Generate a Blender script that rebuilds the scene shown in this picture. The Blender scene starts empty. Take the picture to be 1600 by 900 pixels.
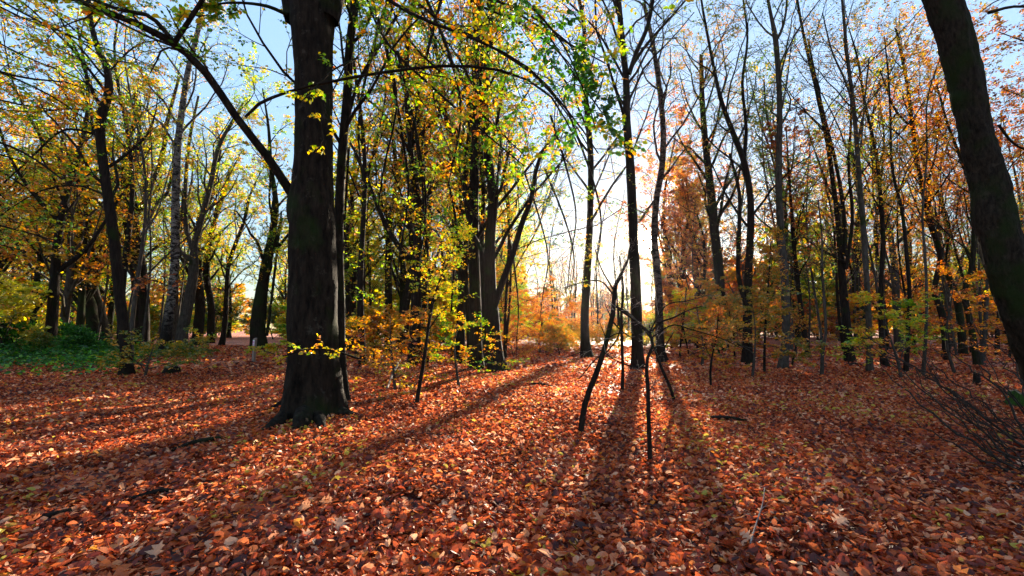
import bpy, math, random
import numpy as np
from mathutils import Vector, noise as mnoise

random.seed(7)
RNG = np.random.default_rng(11)
scene = bpy.context.scene
COL = scene.collection

# ------------------------------------------------------------------ camera
CAM_H = 1.5
FPX = 700.0                      # focal length in pixels of the 1600 wide photograph
PITCH = math.radians(5.0)
cam_data = bpy.data.cameras.new('camera')
cam_data.sensor_width = 36.0
cam_data.lens = 36.0 * FPX / 1600.0
cam_data.clip_start = 0.05
cam_data.clip_end = 3000
cam = bpy.data.objects.new('camera', cam_data)
COL.objects.link(cam)
cam.location = (0, 0, CAM_H)
cam.rotation_euler = (math.pi / 2 + PITCH, 0, 0)
scene.camera = cam


def ray(px, py):
    u = (px - 800.0) / FPX
    v = (450.0 - py) / FPX
    d = np.array([u, math.cos(PITCH) - v * math.sin(PITCH), math.sin(PITCH) + v * math.cos(PITCH)])
    return d


def at(px, py, Y):
    d = ray(px, py)
    return np.array([0, 0, CAM_H]) + d * (Y / d[1])


# ------------------------------------------------------------------ sun, sky, exposure
_s = ray(1009, 377)
_s = _s / np.linalg.norm(_s)
SUN_EL = math.asin(_s[2])
SUN_AZ = math.atan2(_s[0], _s[1])            # from +Y towards +X
SUN = Vector(_s)

world = bpy.data.worlds.new('World')
scene.world = world
world.use_nodes = True
nt = world.node_tree
nt.nodes.clear()
out = nt.nodes.new('ShaderNodeOutputWorld')
sky = nt.nodes.new('ShaderNodeTexSky')
sky.sky_type = 'NISHITA'
sky.sun_disc = False
sky.sun_elevation = SUN_EL
sky.sun_rotation = SUN_AZ
sky.air_density = 1.0
sky.dust_density = 0.15
sky.ozone_density = 2.2
bg = nt.nodes.new('ShaderNodeBackground')
bg.inputs['Strength'].default_value = 0.15
# thin high haze: evens out the brightest part of the sky and pales the blue a little
SOFT = 0.76
sm = nt.nodes.new('ShaderNodeVectorMath'); sm.operation = 'DOT_PRODUCT'; sm.inputs[1].default_value = (.25 / SOFT, .45 / SOFT, .30 / SOFT)
nt.links.new(sky.outputs['Color'], sm.inputs[0])
sq = nt.nodes.new('ShaderNodeMath'); sq.operation = 'POWER'; sq.inputs[1].default_value = 2.0
nt.links.new(sm.outputs['Value'], sq.inputs[0])
s1 = nt.nodes.new('ShaderNodeMath'); s1.operation = 'ADD'; s1.inputs[1].default_value = 1.0
nt.links.new(sq.outputs[0], s1.inputs[0])
s2 = nt.nodes.new('ShaderNodeMath'); s2.operation = 'SQRT'
nt.links.new(s1.outputs[0], s2.inputs[0])
sd = nt.nodes.new('ShaderNodeVectorMath'); sd.operation = 'DIVIDE'
nt.links.new(sky.outputs['Color'], sd.inputs[0]); nt.links.new(s2.outputs[0], sd.inputs[1])
sp_ = nt.nodes.new('ShaderNodeVectorMath'); sp_.operation = 'ADD'; sp_.inputs[1].default_value = (.12, .115, .11)
nt.links.new(sd.outputs[0], sp_.inputs[0])
nt.links.new(sp_.outputs[0], bg.inputs['Color'])
# the sun itself and its aureole in the hazy air, as seen in the sky
tc = nt.nodes.new('ShaderNodeTexCoord')
dot = nt.nodes.new('ShaderNodeVectorMath'); dot.operation = 'DOT_PRODUCT'
nrm = nt.nodes.new('ShaderNodeVectorMath'); nrm.operation = 'NORMALIZE'
nt.links.new(tc.outputs['Generated'], nrm.inputs[0])
nt.links.new(nrm.outputs['Vector'], dot.inputs[0])
dot.inputs[1].default_value = tuple(SUN)
clampn = nt.nodes.new('ShaderNodeMath'); clampn.operation = 'MAXIMUM'; clampn.inputs[1].default_value = 0.0
nt.links.new(dot.outputs['Value'], clampn.inputs[0])


def glow(power, amp):
    p = nt.nodes.new('ShaderNodeMath'); p.operation = 'POWER'; p.inputs[1].default_value = power
    nt.links.new(clampn.outputs[0], p.inputs[0])
    m = nt.nodes.new('ShaderNodeMath'); m.operation = 'MULTIPLY'; m.inputs[1].default_value = amp
    nt.links.new(p.outputs[0], m.inputs[0])
    return m


def addn(a, b):
    m = nt.nodes.new('ShaderNodeMath'); m.operation = 'ADD'
    nt.links.new(a.outputs[0], m.inputs[0]); nt.links.new(b.outputs[0], m.inputs[1])
    return m


g = addn(addn(glow(9000, 40.0), glow(2500, .35)), addn(glow(200, 0.02), glow(8, 0.006)))
bg2 = nt.nodes.new('ShaderNodeBackground')
bg2.inputs['Color'].default_value = (1.0, 0.86, 0.62, 1)
nt.links.new(g.outputs[0], bg2.inputs['Strength'])
adds = nt.nodes.new('ShaderNodeAddShader')
nt.links.new(bg.outputs[0], adds.inputs[0]); nt.links.new(bg2.outputs[0], adds.inputs[1])
nt.links.new(adds.outputs[0], out.inputs['Surface'])

sun_data = bpy.data.lights.new('sun', 'SUN')
sun_data.energy = 5.0
sun_data.angle = math.radians(0.8)
sun_data.color = (1.0, 0.86, 0.66)
sun = bpy.data.objects.new('sun', sun_data)
COL.objects.link(sun)
sun.rotation_euler = SUN.to_track_quat('Z', 'Y').to_euler()
sun.location = (20, 60, 30)

scene.view_settings.view_transform = 'Standard'
scene.view_settings.look = 'None'
scene.view_settings.exposure = 2.85
scene.view_settings.gamma = 1.0
cy = scene.cycles
cy.max_bounces = 6
cy.diffuse_bounces = 3
cy.glossy_bounces = 2
cy.transmission_bounces = 3
cy.transparent_max_bounces = 8
cy.sample_clamp_indirect = 4.0
cy.use_denoising = True


# ------------------------------------------------------------------ helpers
def link(o, parent=None):
    COL.objects.link(o)
    if parent is not None:
        o.parent = parent
    return o


def props(o, label=None, cat=None, group=None, kind=None):
    if label: o['label'] = label
    if cat: o['category'] = cat
    if group: o['group'] = group
    if kind: o['kind'] = kind
    return o


def empty(name, loc, label=None, cat=None, group=None):
    o = bpy.data.objects.new(name, None)
    o.empty_display_size = 0.2
    o.location = loc
    link(o)
    return props(o, label, cat, group)


def mesh_np(name, verts, faces, smooth=False, attr=None):
    """verts (N,3); faces: one array (M,k) or list of such; attr: per-vertex float 'rnd'."""
    if not isinstance(faces, (list, tuple)):
        faces = [faces]
    faces = [f for f in faces if len(f)]
    me = bpy.data.meshes.new(name)
    me.vertices.add(len(verts))
    me.vertices.foreach_set('co', np.ascontiguousarray(verts, dtype=np.float32).ravel())
    nl = sum(f.size for f in faces)
    npoly = sum(len(f) for f in faces)
    me.loops.add(nl)
    me.loops.foreach_set('vertex_index', np.concatenate([f.ravel() for f in faces]).astype(np.int32))
    me.polygons.add(npoly)
    tot = np.concatenate([np.full(len(f), f.shape[1]) for f in faces])
    start = np.concatenate([[0], np.cumsum(tot)[:-1]]).astype(np.int32)
    me.polygons.foreach_set('loop_start', start)
    me.polygons.foreach_set('use_smooth', np.full(npoly, smooth))
    if attr is not None:
        a = me.attributes.new('rnd', 'FLOAT', 'POINT')
        a.data.foreach_set('value', np.ascontiguousarray(attr, dtype=np.float32))
    me.update(calc_edges=True)
    return me


def mesh_obj(name, me, mat, parent=None, **kw):
    o = bpy.data.objects.new(name, me)
    if mat is not None:
        me.materials.append(mat)
    link(o, parent)
    return props(o, **kw)


def unit(a):
    return a / np.maximum(np.linalg.norm(a, axis=-1, keepdims=True), 1e-9)


def catmull(pts, n):
    pts = np.asarray(pts, float)
    if len(pts) == 2:
        t = np.linspace(0, 1, n)[:, None]
        return pts[0] * (1 - t) + pts[1] * t
    P = np.vstack([2 * pts[0] - pts[1], pts, 2 * pts[-1] - pts[-2]])
    seg = len(pts) - 1
    d = np.linalg.norm(np.diff(pts[:, :3], axis=0), axis=1)
    cum = np.concatenate([[0], np.cumsum(d)]); cum /= cum[-1]
    s = np.linspace(0, 1, n)
    i = np.clip(np.searchsorted(cum, s, side='right') - 1, 0, seg - 1)
    t = ((s - cum[i]) / np.maximum(cum[i + 1] - cum[i], 1e-9))[:, None]
    p0, p1, p2, p3 = P[i], P[i + 1], P[i + 2], P[i + 3]
    return 0.5 * (2 * p1 + (p2 - p0) * t + (2 * p0 - 5 * p1 + 4 * p2 - p3) * t ** 2 + (3 * p1 - p0 - 3 * p2 + p3) * t ** 3)


def tubes(P, R, S):
    """batch of tubes P (N,K,3), R (N,K) -> verts, quads"""
    N, K, _ = P.shape
    T = np.empty_like(P)
    T[:, 1:-1] = P[:, 2:] - P[:, :-2]; T[:, 0] = P[:, 1] - P[:, 0]; T[:, -1] = P[:, -1] - P[:, -2]
    T = unit(T)
    m = unit(P[:, -1] - P[:, 0])
    ref = np.where(np.abs(m[:, 0:1]) < 0.75, np.array([[1., 0, 0]]), np.array([[0., 1, 0]]))[:, None, :]
    u = unit(ref - (ref * T).sum(-1, keepdims=True) * T)
    w = np.cross(T, u)
    a = np.arange(S) / S * 2 * np.pi
    V = P[:, :, None, :] + R[:, :, None, None] * (np.cos(a)[None, None, :, None] * u[:, :, None, :] + np.sin(a)[None, None, :, None] * w[:, :, None, :])
    base = (np.arange(N) * K * S)[:, None, None]
    k = np.arange(K - 1)[None, :, None] * S
    j = np.arange(S)[None, None, :]; j2 = (j + 1) % S
    F = np.stack([base + k + j, base + k + j2, base + k + S + j2, base + k + S + j], -1).reshape(-1, 4)
    return V.reshape(-1, 3), F


def join(parts):
    vs, fs, n = [], [], 0
    for v, f in parts:
        vs.append(v); fs.append(f + n); n += len(v)
    return np.concatenate(vs), np.concatenate(fs)


def spawn(P, R, n, t0, t1, L, ang, K, up, flat, wig, rr, rng, rel=True, lmin=0.05, bend=0.0):
    """n children on every parent polyline"""
    N, KP, _ = P.shape
    t = t0 + (t1 - t0) * (np.arange(n)[None, :] + rng.random((N, n))) / n
    f = t * (KP - 1); i = np.minimum(f.astype(int), KP - 2); fr = (f - i)[..., None]
    idx = np.arange(N)[:, None]
    pos = P[idx, i] * (1 - fr) + P[idx, i + 1] * fr
    T = unit(P[idx, i + 1] - P[idx, i])
    rad = R[idx, i] * (1 - fr[..., 0]) + R[idx, i + 1] * fr[..., 0]
    phi = np.arange(n)[None, :] * 2.4 + rng.random((N, n)) * 1.4 + rng.random((N, 1)) * 6.28
    ref = np.where(np.abs(T[..., 2:3]) < 0.9, np.array([0., 0, 1]), np.array([1., 0, 0]))
    u = unit(np.cross(T, ref)); w = np.cross(T, u)
    perp = np.cos(phi)[..., None] * u + np.sin(phi)[..., None] * w
    A = np.radians(ang * (0.75 + 0.5 * rng.random((N, n))))[..., None]
    d = np.cos(A) * T + np.sin(A) * perp
    d[..., 2] = d[..., 2] * flat + up
    d = unit(d)
    plen = np.linalg.norm(np.diff(P, axis=1), axis=2).sum(1)[:, None]
    ln = (plen if rel else 1.0) * L * (0.55 + 0.75 * rng.random((N, n))) * (1.15 - 0.6 * (t - t0) / max(t1 - t0, 1e-3))
    ln = np.maximum(ln, lmin)
    C = np.empty((N, n, K, 3)); C[:, :, 0] = pos
    st = (ln / (K - 1))[..., None]
    for k in range(1, K):
        C[:, :, k] = C[:, :, k - 1] + d * st
        d = unit(d + wig * rng.normal(size=d.shape) + np.array([0, 0, bend]))
    r0 = np.maximum(rad * rr, 0.0015)
    RR = r0[..., None] * np.linspace(1, 0.3, K)[None, None, :]
    return C.reshape(N * n, K, 3), RR.reshape(N * n, K)


def leaves_on(P, n, size, rng, t0=0.15, tilt=0.5, droop=0.0, fine=False):
    """leaves alternately along polylines -> verts, faces, rnd"""
    N, K, _ = P.shape
    t = t0 + (1 - t0) * (np.arange(n)[None, :] + rng.random((N, n)) * 0.9) / n
    f = t * (K - 1); i = np.minimum(f.astype(int), K - 2); fr = (f - i)[..., None]
    idx = np.arange(N)[:, None]
    pos = (P[idx, i] * (1 - fr) + P[idx, i + 1] * fr)
    T = unit(P[idx, i + 1] - P[idx, i])
    side = unit(np.cross(T, np.array([0, 0, 1.])) + 1e-4) * np.where(np.arange(n) % 2 == 0, 1, -1)[None, :, None]
    ax = unit(0.5 * T + 0.9 * side + 0.35 * rng.normal(size=T.shape) + np.array([0, 0, -droop]))
    nm = unit(np.array([0, 0, 1.]) + tilt * rng.normal(size=T.shape))
    lat = unit(np.cross(nm, ax)); nm = np.cross(ax, lat)
    sz = (size * (0.6 + 0.7 * rng.random((N, n))))[..., None]
    return leaf_geo(pos.reshape(-1, 3), ax.reshape(-1, 3), lat.reshape(-1, 3), nm.reshape(-1, 3), sz.reshape(-1, 1), rng, fine,
                    clump=np.repeat(rng.random(N), n))


def leaf_geo(pos, ax, lat, nm, sz, rng, fine, clump=None):
    M = len(pos)
    if fine:   # outline of six points folded along the midrib
        tpl = np.array([[0, 0, 0], [0.28, .30, .07], [0.66, .27, .07], [1.0, 0, -0.05], [0.66, -.27, .07], [0.28, -.30, .07]])
        q = np.array([[0, 1, 2, 3], [0, 3, 4, 5]])
    else:
        tpl = np.array([[0, 0, 0], [0.5, .33, .10], [1.0, 0, -0.04], [0.5, -.33, .10]])
        q = np.array([[0, 1, 2], [0, 2, 3]])
    kv = len(tpl)
    V = pos[:, None] + sz[:, None] * (tpl[None, :, 0:1] * ax[:, None] + tpl[None, :, 1:2] * lat[:, None] + tpl[None, :, 2:3] * nm[:, None])
    F = (np.arange(M)[:, None, None] * kv + q[None]).reshape(-1, q.shape[1])
    r = rng.random(M)
    if clump is not None:
        r = 0.55 * r + 0.45 * clump
    return V.reshape(-1, 3), F, np.repeat(r, kv)


# ------------------------------------------------------------------ ground height
def gh(x, y):
    x = np.asarray(x, float); y = np.asarray(y, float)
    d = np.sqrt(x * x + y * y)
    h = 0.035 * np.sin(1.3 * x + 0.7 * y + 0.5) + 0.03 * np.sin(0.9 * y - 1.7 * x + 2.0) + 0.02 * np.sin(3.1 * x + 1.1) * np.sin(2.3 * y)
    h = h * np.clip(d / 4, 0, 1)
    h = h + 0.13 * np.sin(0.21 * x + 1.2) * np.sin(0.17 * y + 0.4) * np.clip((d - 8) / 15, 0, 1)
    # low mound under the ivy on the left
    h = h + 0.55 * np.exp(-(((x + 23) / 5) ** 2 + ((y - 22) / 3.4) ** 2))
    return h


def ground_at(px, py):
    d = ray(px, py)
    t = (0 - CAM_H) / d[2]
    for _ in range(12):
        z = float(gh(d[0] * t, d[1] * t))
        t = (z - CAM_H) / d[2]
    return np.array([d[0] * t, d[1] * t, z])


# ------------------------------------------------------------------ materials
def newmat(name):
    m = bpy.data.materials.new(name); m.use_nodes = True
    n = m.node_tree.nodes; n.clear()
    o = n.new('ShaderNodeOutputMaterial')
    return m, m.node_tree, n, o


def ramp(n, stops, interp='LINEAR'):
    r = n.new('ShaderNodeValToRGB')
    e = r.color_ramp.elements
    r.color_ramp.interpolation = interp
    while len(e) < len(stops): e.new(0.5)
    for k, (p, c) in enumerate(stops):
        e[k].position = p; e[k].color = (*c, 1)
    return r


def leaf_mat(name, stops, trans=0.5, gloss=0.05, patch=0.35, sat=1.12):
    m, t, n, o = newmat(name)
    a = n.new('ShaderNodeAttribute'); a.attribute_name = 'rnd'
    geo = n.new('ShaderNodeNewGeometry')
    no = n.new('ShaderNodeTexNoise'); no.inputs['Scale'].default_value = 0.55; no.inputs['Detail'].default_value = 2
    t.links.new(geo.outputs['Position'], no.inputs['Vector'])
    mr = n.new('ShaderNodeMapRange'); mr.inputs[1].default_value = 0.3; mr.inputs[2].default_value = 0.7
    mr.inputs[3].default_value = -patch; mr.inputs[4].default_value = patch
    t.links.new(no.outputs['Fac'], mr.inputs[0])
    ad = n.new('ShaderNodeMath'); ad.operation = 'ADD'; ad.use_clamp = True
    t.links.new(a.outputs['Fac'], ad.inputs[0]); t.links.new(mr.outputs[0], ad.inputs[1])
    r = ramp(n, stops)
    t.links.new(ad.outputs[0], r.inputs['Fac'])
    # veins and blotches
    n2 = n.new('ShaderNodeTexNoise'); n2.inputs['Scale'].default_value = 60; n2.inputs['Detail'].default_value = 3
    t.links.new(geo.outputs['Position'], n2.inputs['Vector'])
    mr2 = n.new('ShaderNodeMapRange'); mr2.inputs[3].default_value = 0.72; mr2.inputs[4].default_value = 1.25
    t.links.new(n2.outputs['Fac'], mr2.inputs[0])
    mul = n.new('ShaderNodeVectorMath'); mul.operation = 'SCALE'
    t.links.new(r.outputs['Color'], mul.inputs[0]); t.links.new(mr2.outputs[0], mul.inputs['Scale'])
    d = n.new('ShaderNodeBsdfDiffuse'); tr = n.new('ShaderNodeBsdfTranslucent')
    t.links.new(mul.outputs[0], d.inputs['Color'])
    hs = n.new('ShaderNodeHueSaturation'); hs.inputs['Saturation'].default_value = sat; hs.inputs['Value'].default_value = 1.5
    t.links.new(mul.outputs[0], hs.inputs['Color']); t.links.new(hs.outputs[0], tr.inputs['Color'])
    mx = n.new('ShaderNodeMixShader'); mx.inputs[0].default_value = trans
    t.links.new(d.outputs[0], mx.inputs[1]); t.links.new(tr.outputs[0], mx.inputs[2])
    gl = n.new('ShaderNodeBsdfGlossy'); gl.inputs['Roughness'].default_value = 0.42
    gl.inputs['Color'].default_value = (1, 1, 1, 1)
    m2 = n.new('ShaderNodeMixShader'); m2.inputs[0].default_value = gloss
    t.links.new(mx.outputs[0], m2.inputs[1]); t.links.new(gl.outputs[0], m2.inputs[2])
    t.links.new(m2.outputs[0], o.inputs['Surface'])
    return m


DKG = (.018, .07, .008); GRN = (.06, .20, .010); LIM = (.26, .40, .012); YEL = (.62, .44, .015)
GOL = (.60, .27, .010); ORA = (.58, .15, .008); RUS = (.25, .055, .012); BRN = (.10, .03, .012)
M = {}
M['leaf_green'] = leaf_mat('beech_leaf_green_gold', [(0, DKG), (.3, GRN), (.5, LIM), (.68, YEL), (.82, GOL), (1, ORA)])
M['leaf_lime'] = leaf_mat('leaf_yellow_green', [(0, GRN), (.35, LIM), (.65, YEL), (.9, GOL), (1, ORA)])
M['leaf_olive'] = leaf_mat('leaf_olive', [(0, DKG), (.4, (.08, .15, .015)), (.7, (.25, .22, .02)), (1, GOL)])
M['leaf_orange'] = leaf_mat('leaf_orange', [(0, BRN), (.25, RUS), (.55, ORA), (.8, GOL), (1, (.40, .33, .03))])
M['leaf_gold'] = leaf_mat('leaf_gold', [(0, (.09, .12, .012)), (.35, (.28, .20, .02)), (.6, GOL), (.85, ORA), (1, RUS)])
M['leaf_rust'] = leaf_mat('leaf_rust', [(0, (.06, .025, .01)), (.5, RUS), (.85, ORA), (1, GOL)])
M['leaf_dark'] = leaf_mat('leaf_evergreen', [(0, (.012, .055, .010)), (.5, (.035, .14, .018)), (.85, (.09, .27, .022)), (1, (.26, .38, .025))], trans=0.35, gloss=0.03)
M['leaf_deep'] = leaf_mat('leaf_deep_green', [(0, DKG), (.5, (.035, .12, .010)), (.82, GRN), (1, GOL)])
M['leaf_pale'] = leaf_mat('leaf_pale_yellow', [(0, (.2, .3, .04)), (.5, (.55, .50, .06)), (1, (.6, .42, .08))])
M['litter'] = leaf_mat('fallen_leaf_mix', [(0, (.055, .010, .004)), (.18, (.13, .018, .005)), (.38, (.33, .045, .010)), (.58, (.52, .090, .010)), (.78, (.60, .15, .035)), (.90, (.74, .40, .22)), (.955, (.66, .17, .008)), (1, (.48, .36, .04))],
                       trans=0.42, gloss=0.022, patch=0.13, sat=.97)


def bark_mat(name, c0, c1, scale=14, stretch=0.25, rough=0.9, bump=0.5, moss=0.0, birch=False, light=(.20, .17, .145, 1), lichen=None):
    m, t, n, o = newmat(name)
    tcx = n.new('ShaderNodeTexCoord')
    mp = n.new('ShaderNodeMapping'); mp.inputs['Scale'].default_value = (1, 1, stretch)
    t.links.new(tcx.outputs['Object'], mp.inputs['Vector'])
    no = n.new('ShaderNodeTexNoise'); no.inputs['Scale'].default_value = scale; no.inputs['Detail'].default_value = 7; no.inputs['Roughness'].default_value = 0.65
    t.links.new(mp.outputs[0], no.inputs['Vector'])
    big = n.new('ShaderNodeTexNoise'); big.inputs['Scale'].default_value = 1.7; big.inputs['Detail'].default_value = 4
    t.links.new(tcx.outputs['Object'], big.inputs['Vector'])
    r = ramp(n, [(.32, c0), (.68, c1)])
    t.links.new(no.outputs['Fac'], r.inputs['Fac'])
    col = r.outputs['Color']
    if birch:
        mp2 = n.new('ShaderNodeMapping'); mp2.inputs['Scale'].default_value = (2.4, 2.4, 5.0)
        t.links.new(tcx.outputs['Object'], mp2.inputs['Vector'])
        nb = n.new('ShaderNodeTexNoise'); nb.inputs['Scale'].default_value = 1.7; nb.inputs['Detail'].default_value = 8; nb.inputs['Roughness'].default_value = .8; nb.inputs['Distortion'].default_value = .6
        t.links.new(mp2.outputs[0], nb.inputs['Vector'])
        rb = ramp(n, [(.47, (0, 0, 0)), (.55, (1, 1, 1))])
        t.links.new(nb.outputs['Fac'], rb.inputs['Fac'])
        # the foot of an old birch turns black and craggy
        sp = n.new('ShaderNodeSeparateXYZ'); t.links.new(tcx.outputs['Object'], sp.inputs[0])
        mz = n.new('ShaderNodeMapRange'); mz.inputs[1].default_value = 0.6; mz.inputs[2].default_value = 3.2
        t.links.new(sp.outputs['Z'], mz.inputs[0])
        mm = n.new('ShaderNodeMath'); mm.operation = 'MULTIPLY'
        t.links.new(rb.outputs['Color'], mm.inputs[0]); t.links.new(mz.outputs[0], mm.inputs[1])
        mx = n.new('ShaderNodeMix'); mx.data_type = 'RGBA'
        t.links.new(mm.outputs[0], mx.inputs[0]); mx.inputs[6].default_value = (.012, .009, .007, 1); mx.inputs[7].default_value = light
        col = mx.outputs[2]
    if lichen:
        nl_ = n.new('ShaderNodeTexNoise'); nl_.inputs['Scale'].default_value = 5; nl_.inputs['Detail'].default_value = 9; nl_.inputs['Roughness'].default_value = .75
        t.links.new(tcx.outputs['Object'], nl_.inputs['Vector'])
        ml = n.new('ShaderNodeMapRange'); ml.inputs[1].default_value = .58; ml.inputs[2].default_value = .66; ml.inputs[4].default_value = .55
        t.links.new(nl_.outputs['Fac'], ml.inputs[0])
        mx = n.new('ShaderNodeMix'); mx.data_type = 'RGBA'
        t.links.new(ml.outputs[0], mx.inputs[0]); t.links.new(col, mx.inputs[6]); mx.inputs[7].default_value = lichen
        col = mx.outputs[2]
    if moss > 0:
        mr = n.new('ShaderNodeMapRange'); mr.inputs[1].default_value = 0.62 - 0.25 * moss; mr.inputs[2].default_value = 0.75 - 0.2 * moss
        mr.inputs[3].default_value = 0; mr.inputs[4].default_value = 0.8
        t.links.new(big.outputs['Fac'], mr.inputs[0])
        mx = n.new('ShaderNodeMix'); mx.data_type = 'RGBA'
        t.links.new(mr.outputs[0], mx.inputs[0]); t.links.new(col, mx.inputs[6]); mx.inputs[7].default_value = (.014, .024, .005, 1)
        col = mx.outputs[2]
    p = n.new('ShaderNodeBsdfPrincipled')
    p.inputs['Roughness'].default_value = rough
    p.inputs['Specular IOR Level'].default_value = 0.06
    t.links.new(col, p.inputs['Base Color'])
    bp = n.new('ShaderNodeBump'); bp.inputs['Strength'].default_value = bump; bp.inputs['Distance'].default_value = 0.03
    t.links.new(no.outputs['Fac'], bp.inputs['Height']); t.links.new(bp.outputs[0], p.inputs['Normal'])
    t.links.new(p.outputs[0], o.inputs['Surface'])
    return m


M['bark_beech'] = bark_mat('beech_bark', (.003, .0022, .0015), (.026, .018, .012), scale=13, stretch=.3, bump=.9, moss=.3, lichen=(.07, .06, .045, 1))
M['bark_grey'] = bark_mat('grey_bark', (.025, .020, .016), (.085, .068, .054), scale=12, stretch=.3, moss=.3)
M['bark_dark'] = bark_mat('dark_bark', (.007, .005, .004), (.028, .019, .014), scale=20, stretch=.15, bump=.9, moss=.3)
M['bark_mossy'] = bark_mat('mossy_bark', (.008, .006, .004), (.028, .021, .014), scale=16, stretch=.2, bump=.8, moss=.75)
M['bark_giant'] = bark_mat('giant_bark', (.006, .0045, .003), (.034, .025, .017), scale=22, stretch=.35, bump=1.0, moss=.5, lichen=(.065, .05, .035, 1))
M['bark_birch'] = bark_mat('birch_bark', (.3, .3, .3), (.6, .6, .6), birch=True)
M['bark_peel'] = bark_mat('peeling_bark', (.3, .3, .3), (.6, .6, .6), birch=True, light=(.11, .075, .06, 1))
M['twig'] = bark_mat('twig_bark', (.018, .012, .009), (.055, .038, .028), scale=20, bump=.1)
M['twig_pale'] = bark_mat('pale_twig_bark', (.14, .10, .08), (.34, .27, .22), scale=20, bump=.1)
M['moss'] = bark_mat('moss', (.02, .05, .008), (.06, .12, .02), scale=40, stretch=1, bump=.6)
M['wood_post'] = bark_mat('weathered_post_wood', (.16, .11, .085), (.34, .26, .21), scale=30, stretch=.05, bump=.3)
M['end_wood'] = bark_mat('cut_wood', (.18, .11, .06), (.35, .24, .14), scale=30, stretch=1, bump=.2)


def flat_mat(name, c, rough=.6):
    m, t, n, o = newmat(name)
    p = n.new('ShaderNodeBsdfPrincipled'); p.inputs['Base Color'].default_value = (*c, 1); p.inputs['Roughness'].default_value = rough
    no = n.new('ShaderNodeTexNoise'); no.inputs['Scale'].default_value = 40
    b = n.new('ShaderNodeBump'); b.inputs['Strength'].default_value = .1
    t.links.new(no.outputs['Fac'], b.inputs['Height']); t.links.new(b.outputs[0], p.inputs['Normal'])
    t.links.new(p.outputs[0], o.inputs['Surface'])
    return m


M['white_paint'] = flat_mat('white_marker_paint', (.75, .72, .72))
M['pink_paint'] = flat_mat('pink_marker_paint', (.62, .14, .35))

# ground: leaf mould with a cell pattern of leaves for the distance
m, t, n, o = newmat('leaf_covered_earth')
geo = n.new('ShaderNodeNewGeometry')
vo = n.new('ShaderNodeTexVoronoi'); vo.inputs['Scale'].default_value = 13
t.links.new(geo.outputs['Position'], vo.inputs['Vector'])
sep = n.new('ShaderNodeSeparateColor'); t.links.new(vo.outputs['Color'], sep.inputs[0])
nz = n.new('ShaderNodeTexNoise'); nz.inputs['Scale'].default_value = 0.5; nz.inputs['Detail'].default_value = 5
t.links.new(geo.outputs['Position'], nz.inputs['Vector'])
mr = n.new('ShaderNodeMapRange'); mr.inputs[1].default_value = .3; mr.inputs[2].default_value = .7; mr.inputs[3].default_value = -.12; mr.inputs[4].default_value = .12
t.links.new(nz.outputs['Fac'], mr.inputs[0])
ad = n.new('ShaderNodeMath'); ad.operation = 'ADD'; ad.use_clamp = True
t.links.new(sep.outputs[0], ad.inputs[0]); t.links.new(mr.outputs[0], ad.inputs[1])
r = ramp(n, [(0, (.02, .004, .003)), (.3, (.13, .018, .006)), (.6, (.42, .062, .010)), (.82, (.56, .13, .03)), (1, (.66, .28, .15))])
t.links.new(ad.outputs[0], r.inputs['Fac'])
p = n.new('ShaderNodeBsdfPrincipled'); p.inputs['Roughness'].default_value = .75
t.links.new(r.outputs[0], p.inputs['Base Color'])
bp = n.new('ShaderNodeBump'); bp.inputs['Strength'].default_value = .8; bp.inputs['Distance'].default_value = .05
t.links.new(sep.outputs[1], bp.inputs['Height']); t.links.new(bp.outputs[0], p.inputs['Normal'])
t.links.new(p.outputs[0], o.inputs['Surface'])
M['ground'] = m

# ------------------------------------------------------------------ ground sheet
gx = np.sinh(np.linspace(-6.3, 6.3, 181)) * 1.5
gy = np.sinh(np.linspace(-5.6, 6.3, 181)) * 1.5
X, Y = np.meshgrid(gx, gy)
Z = gh(X, Y)
V = np.stack([X, Y, Z], -1).reshape(-1, 3)
i, j = np.meshgrid(np.arange(180), np.arange(180), indexing='ij')
a = i * 181 + j
F = np.stack([a, a + 1, a + 182, a + 181], -1).reshape(-1, 4)
ground = mesh_obj('ground', mesh_np('ground', V, F, smooth=True), M['ground'], kind='structure')
ground['label'] = 'leaf covered woodland floor'


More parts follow.
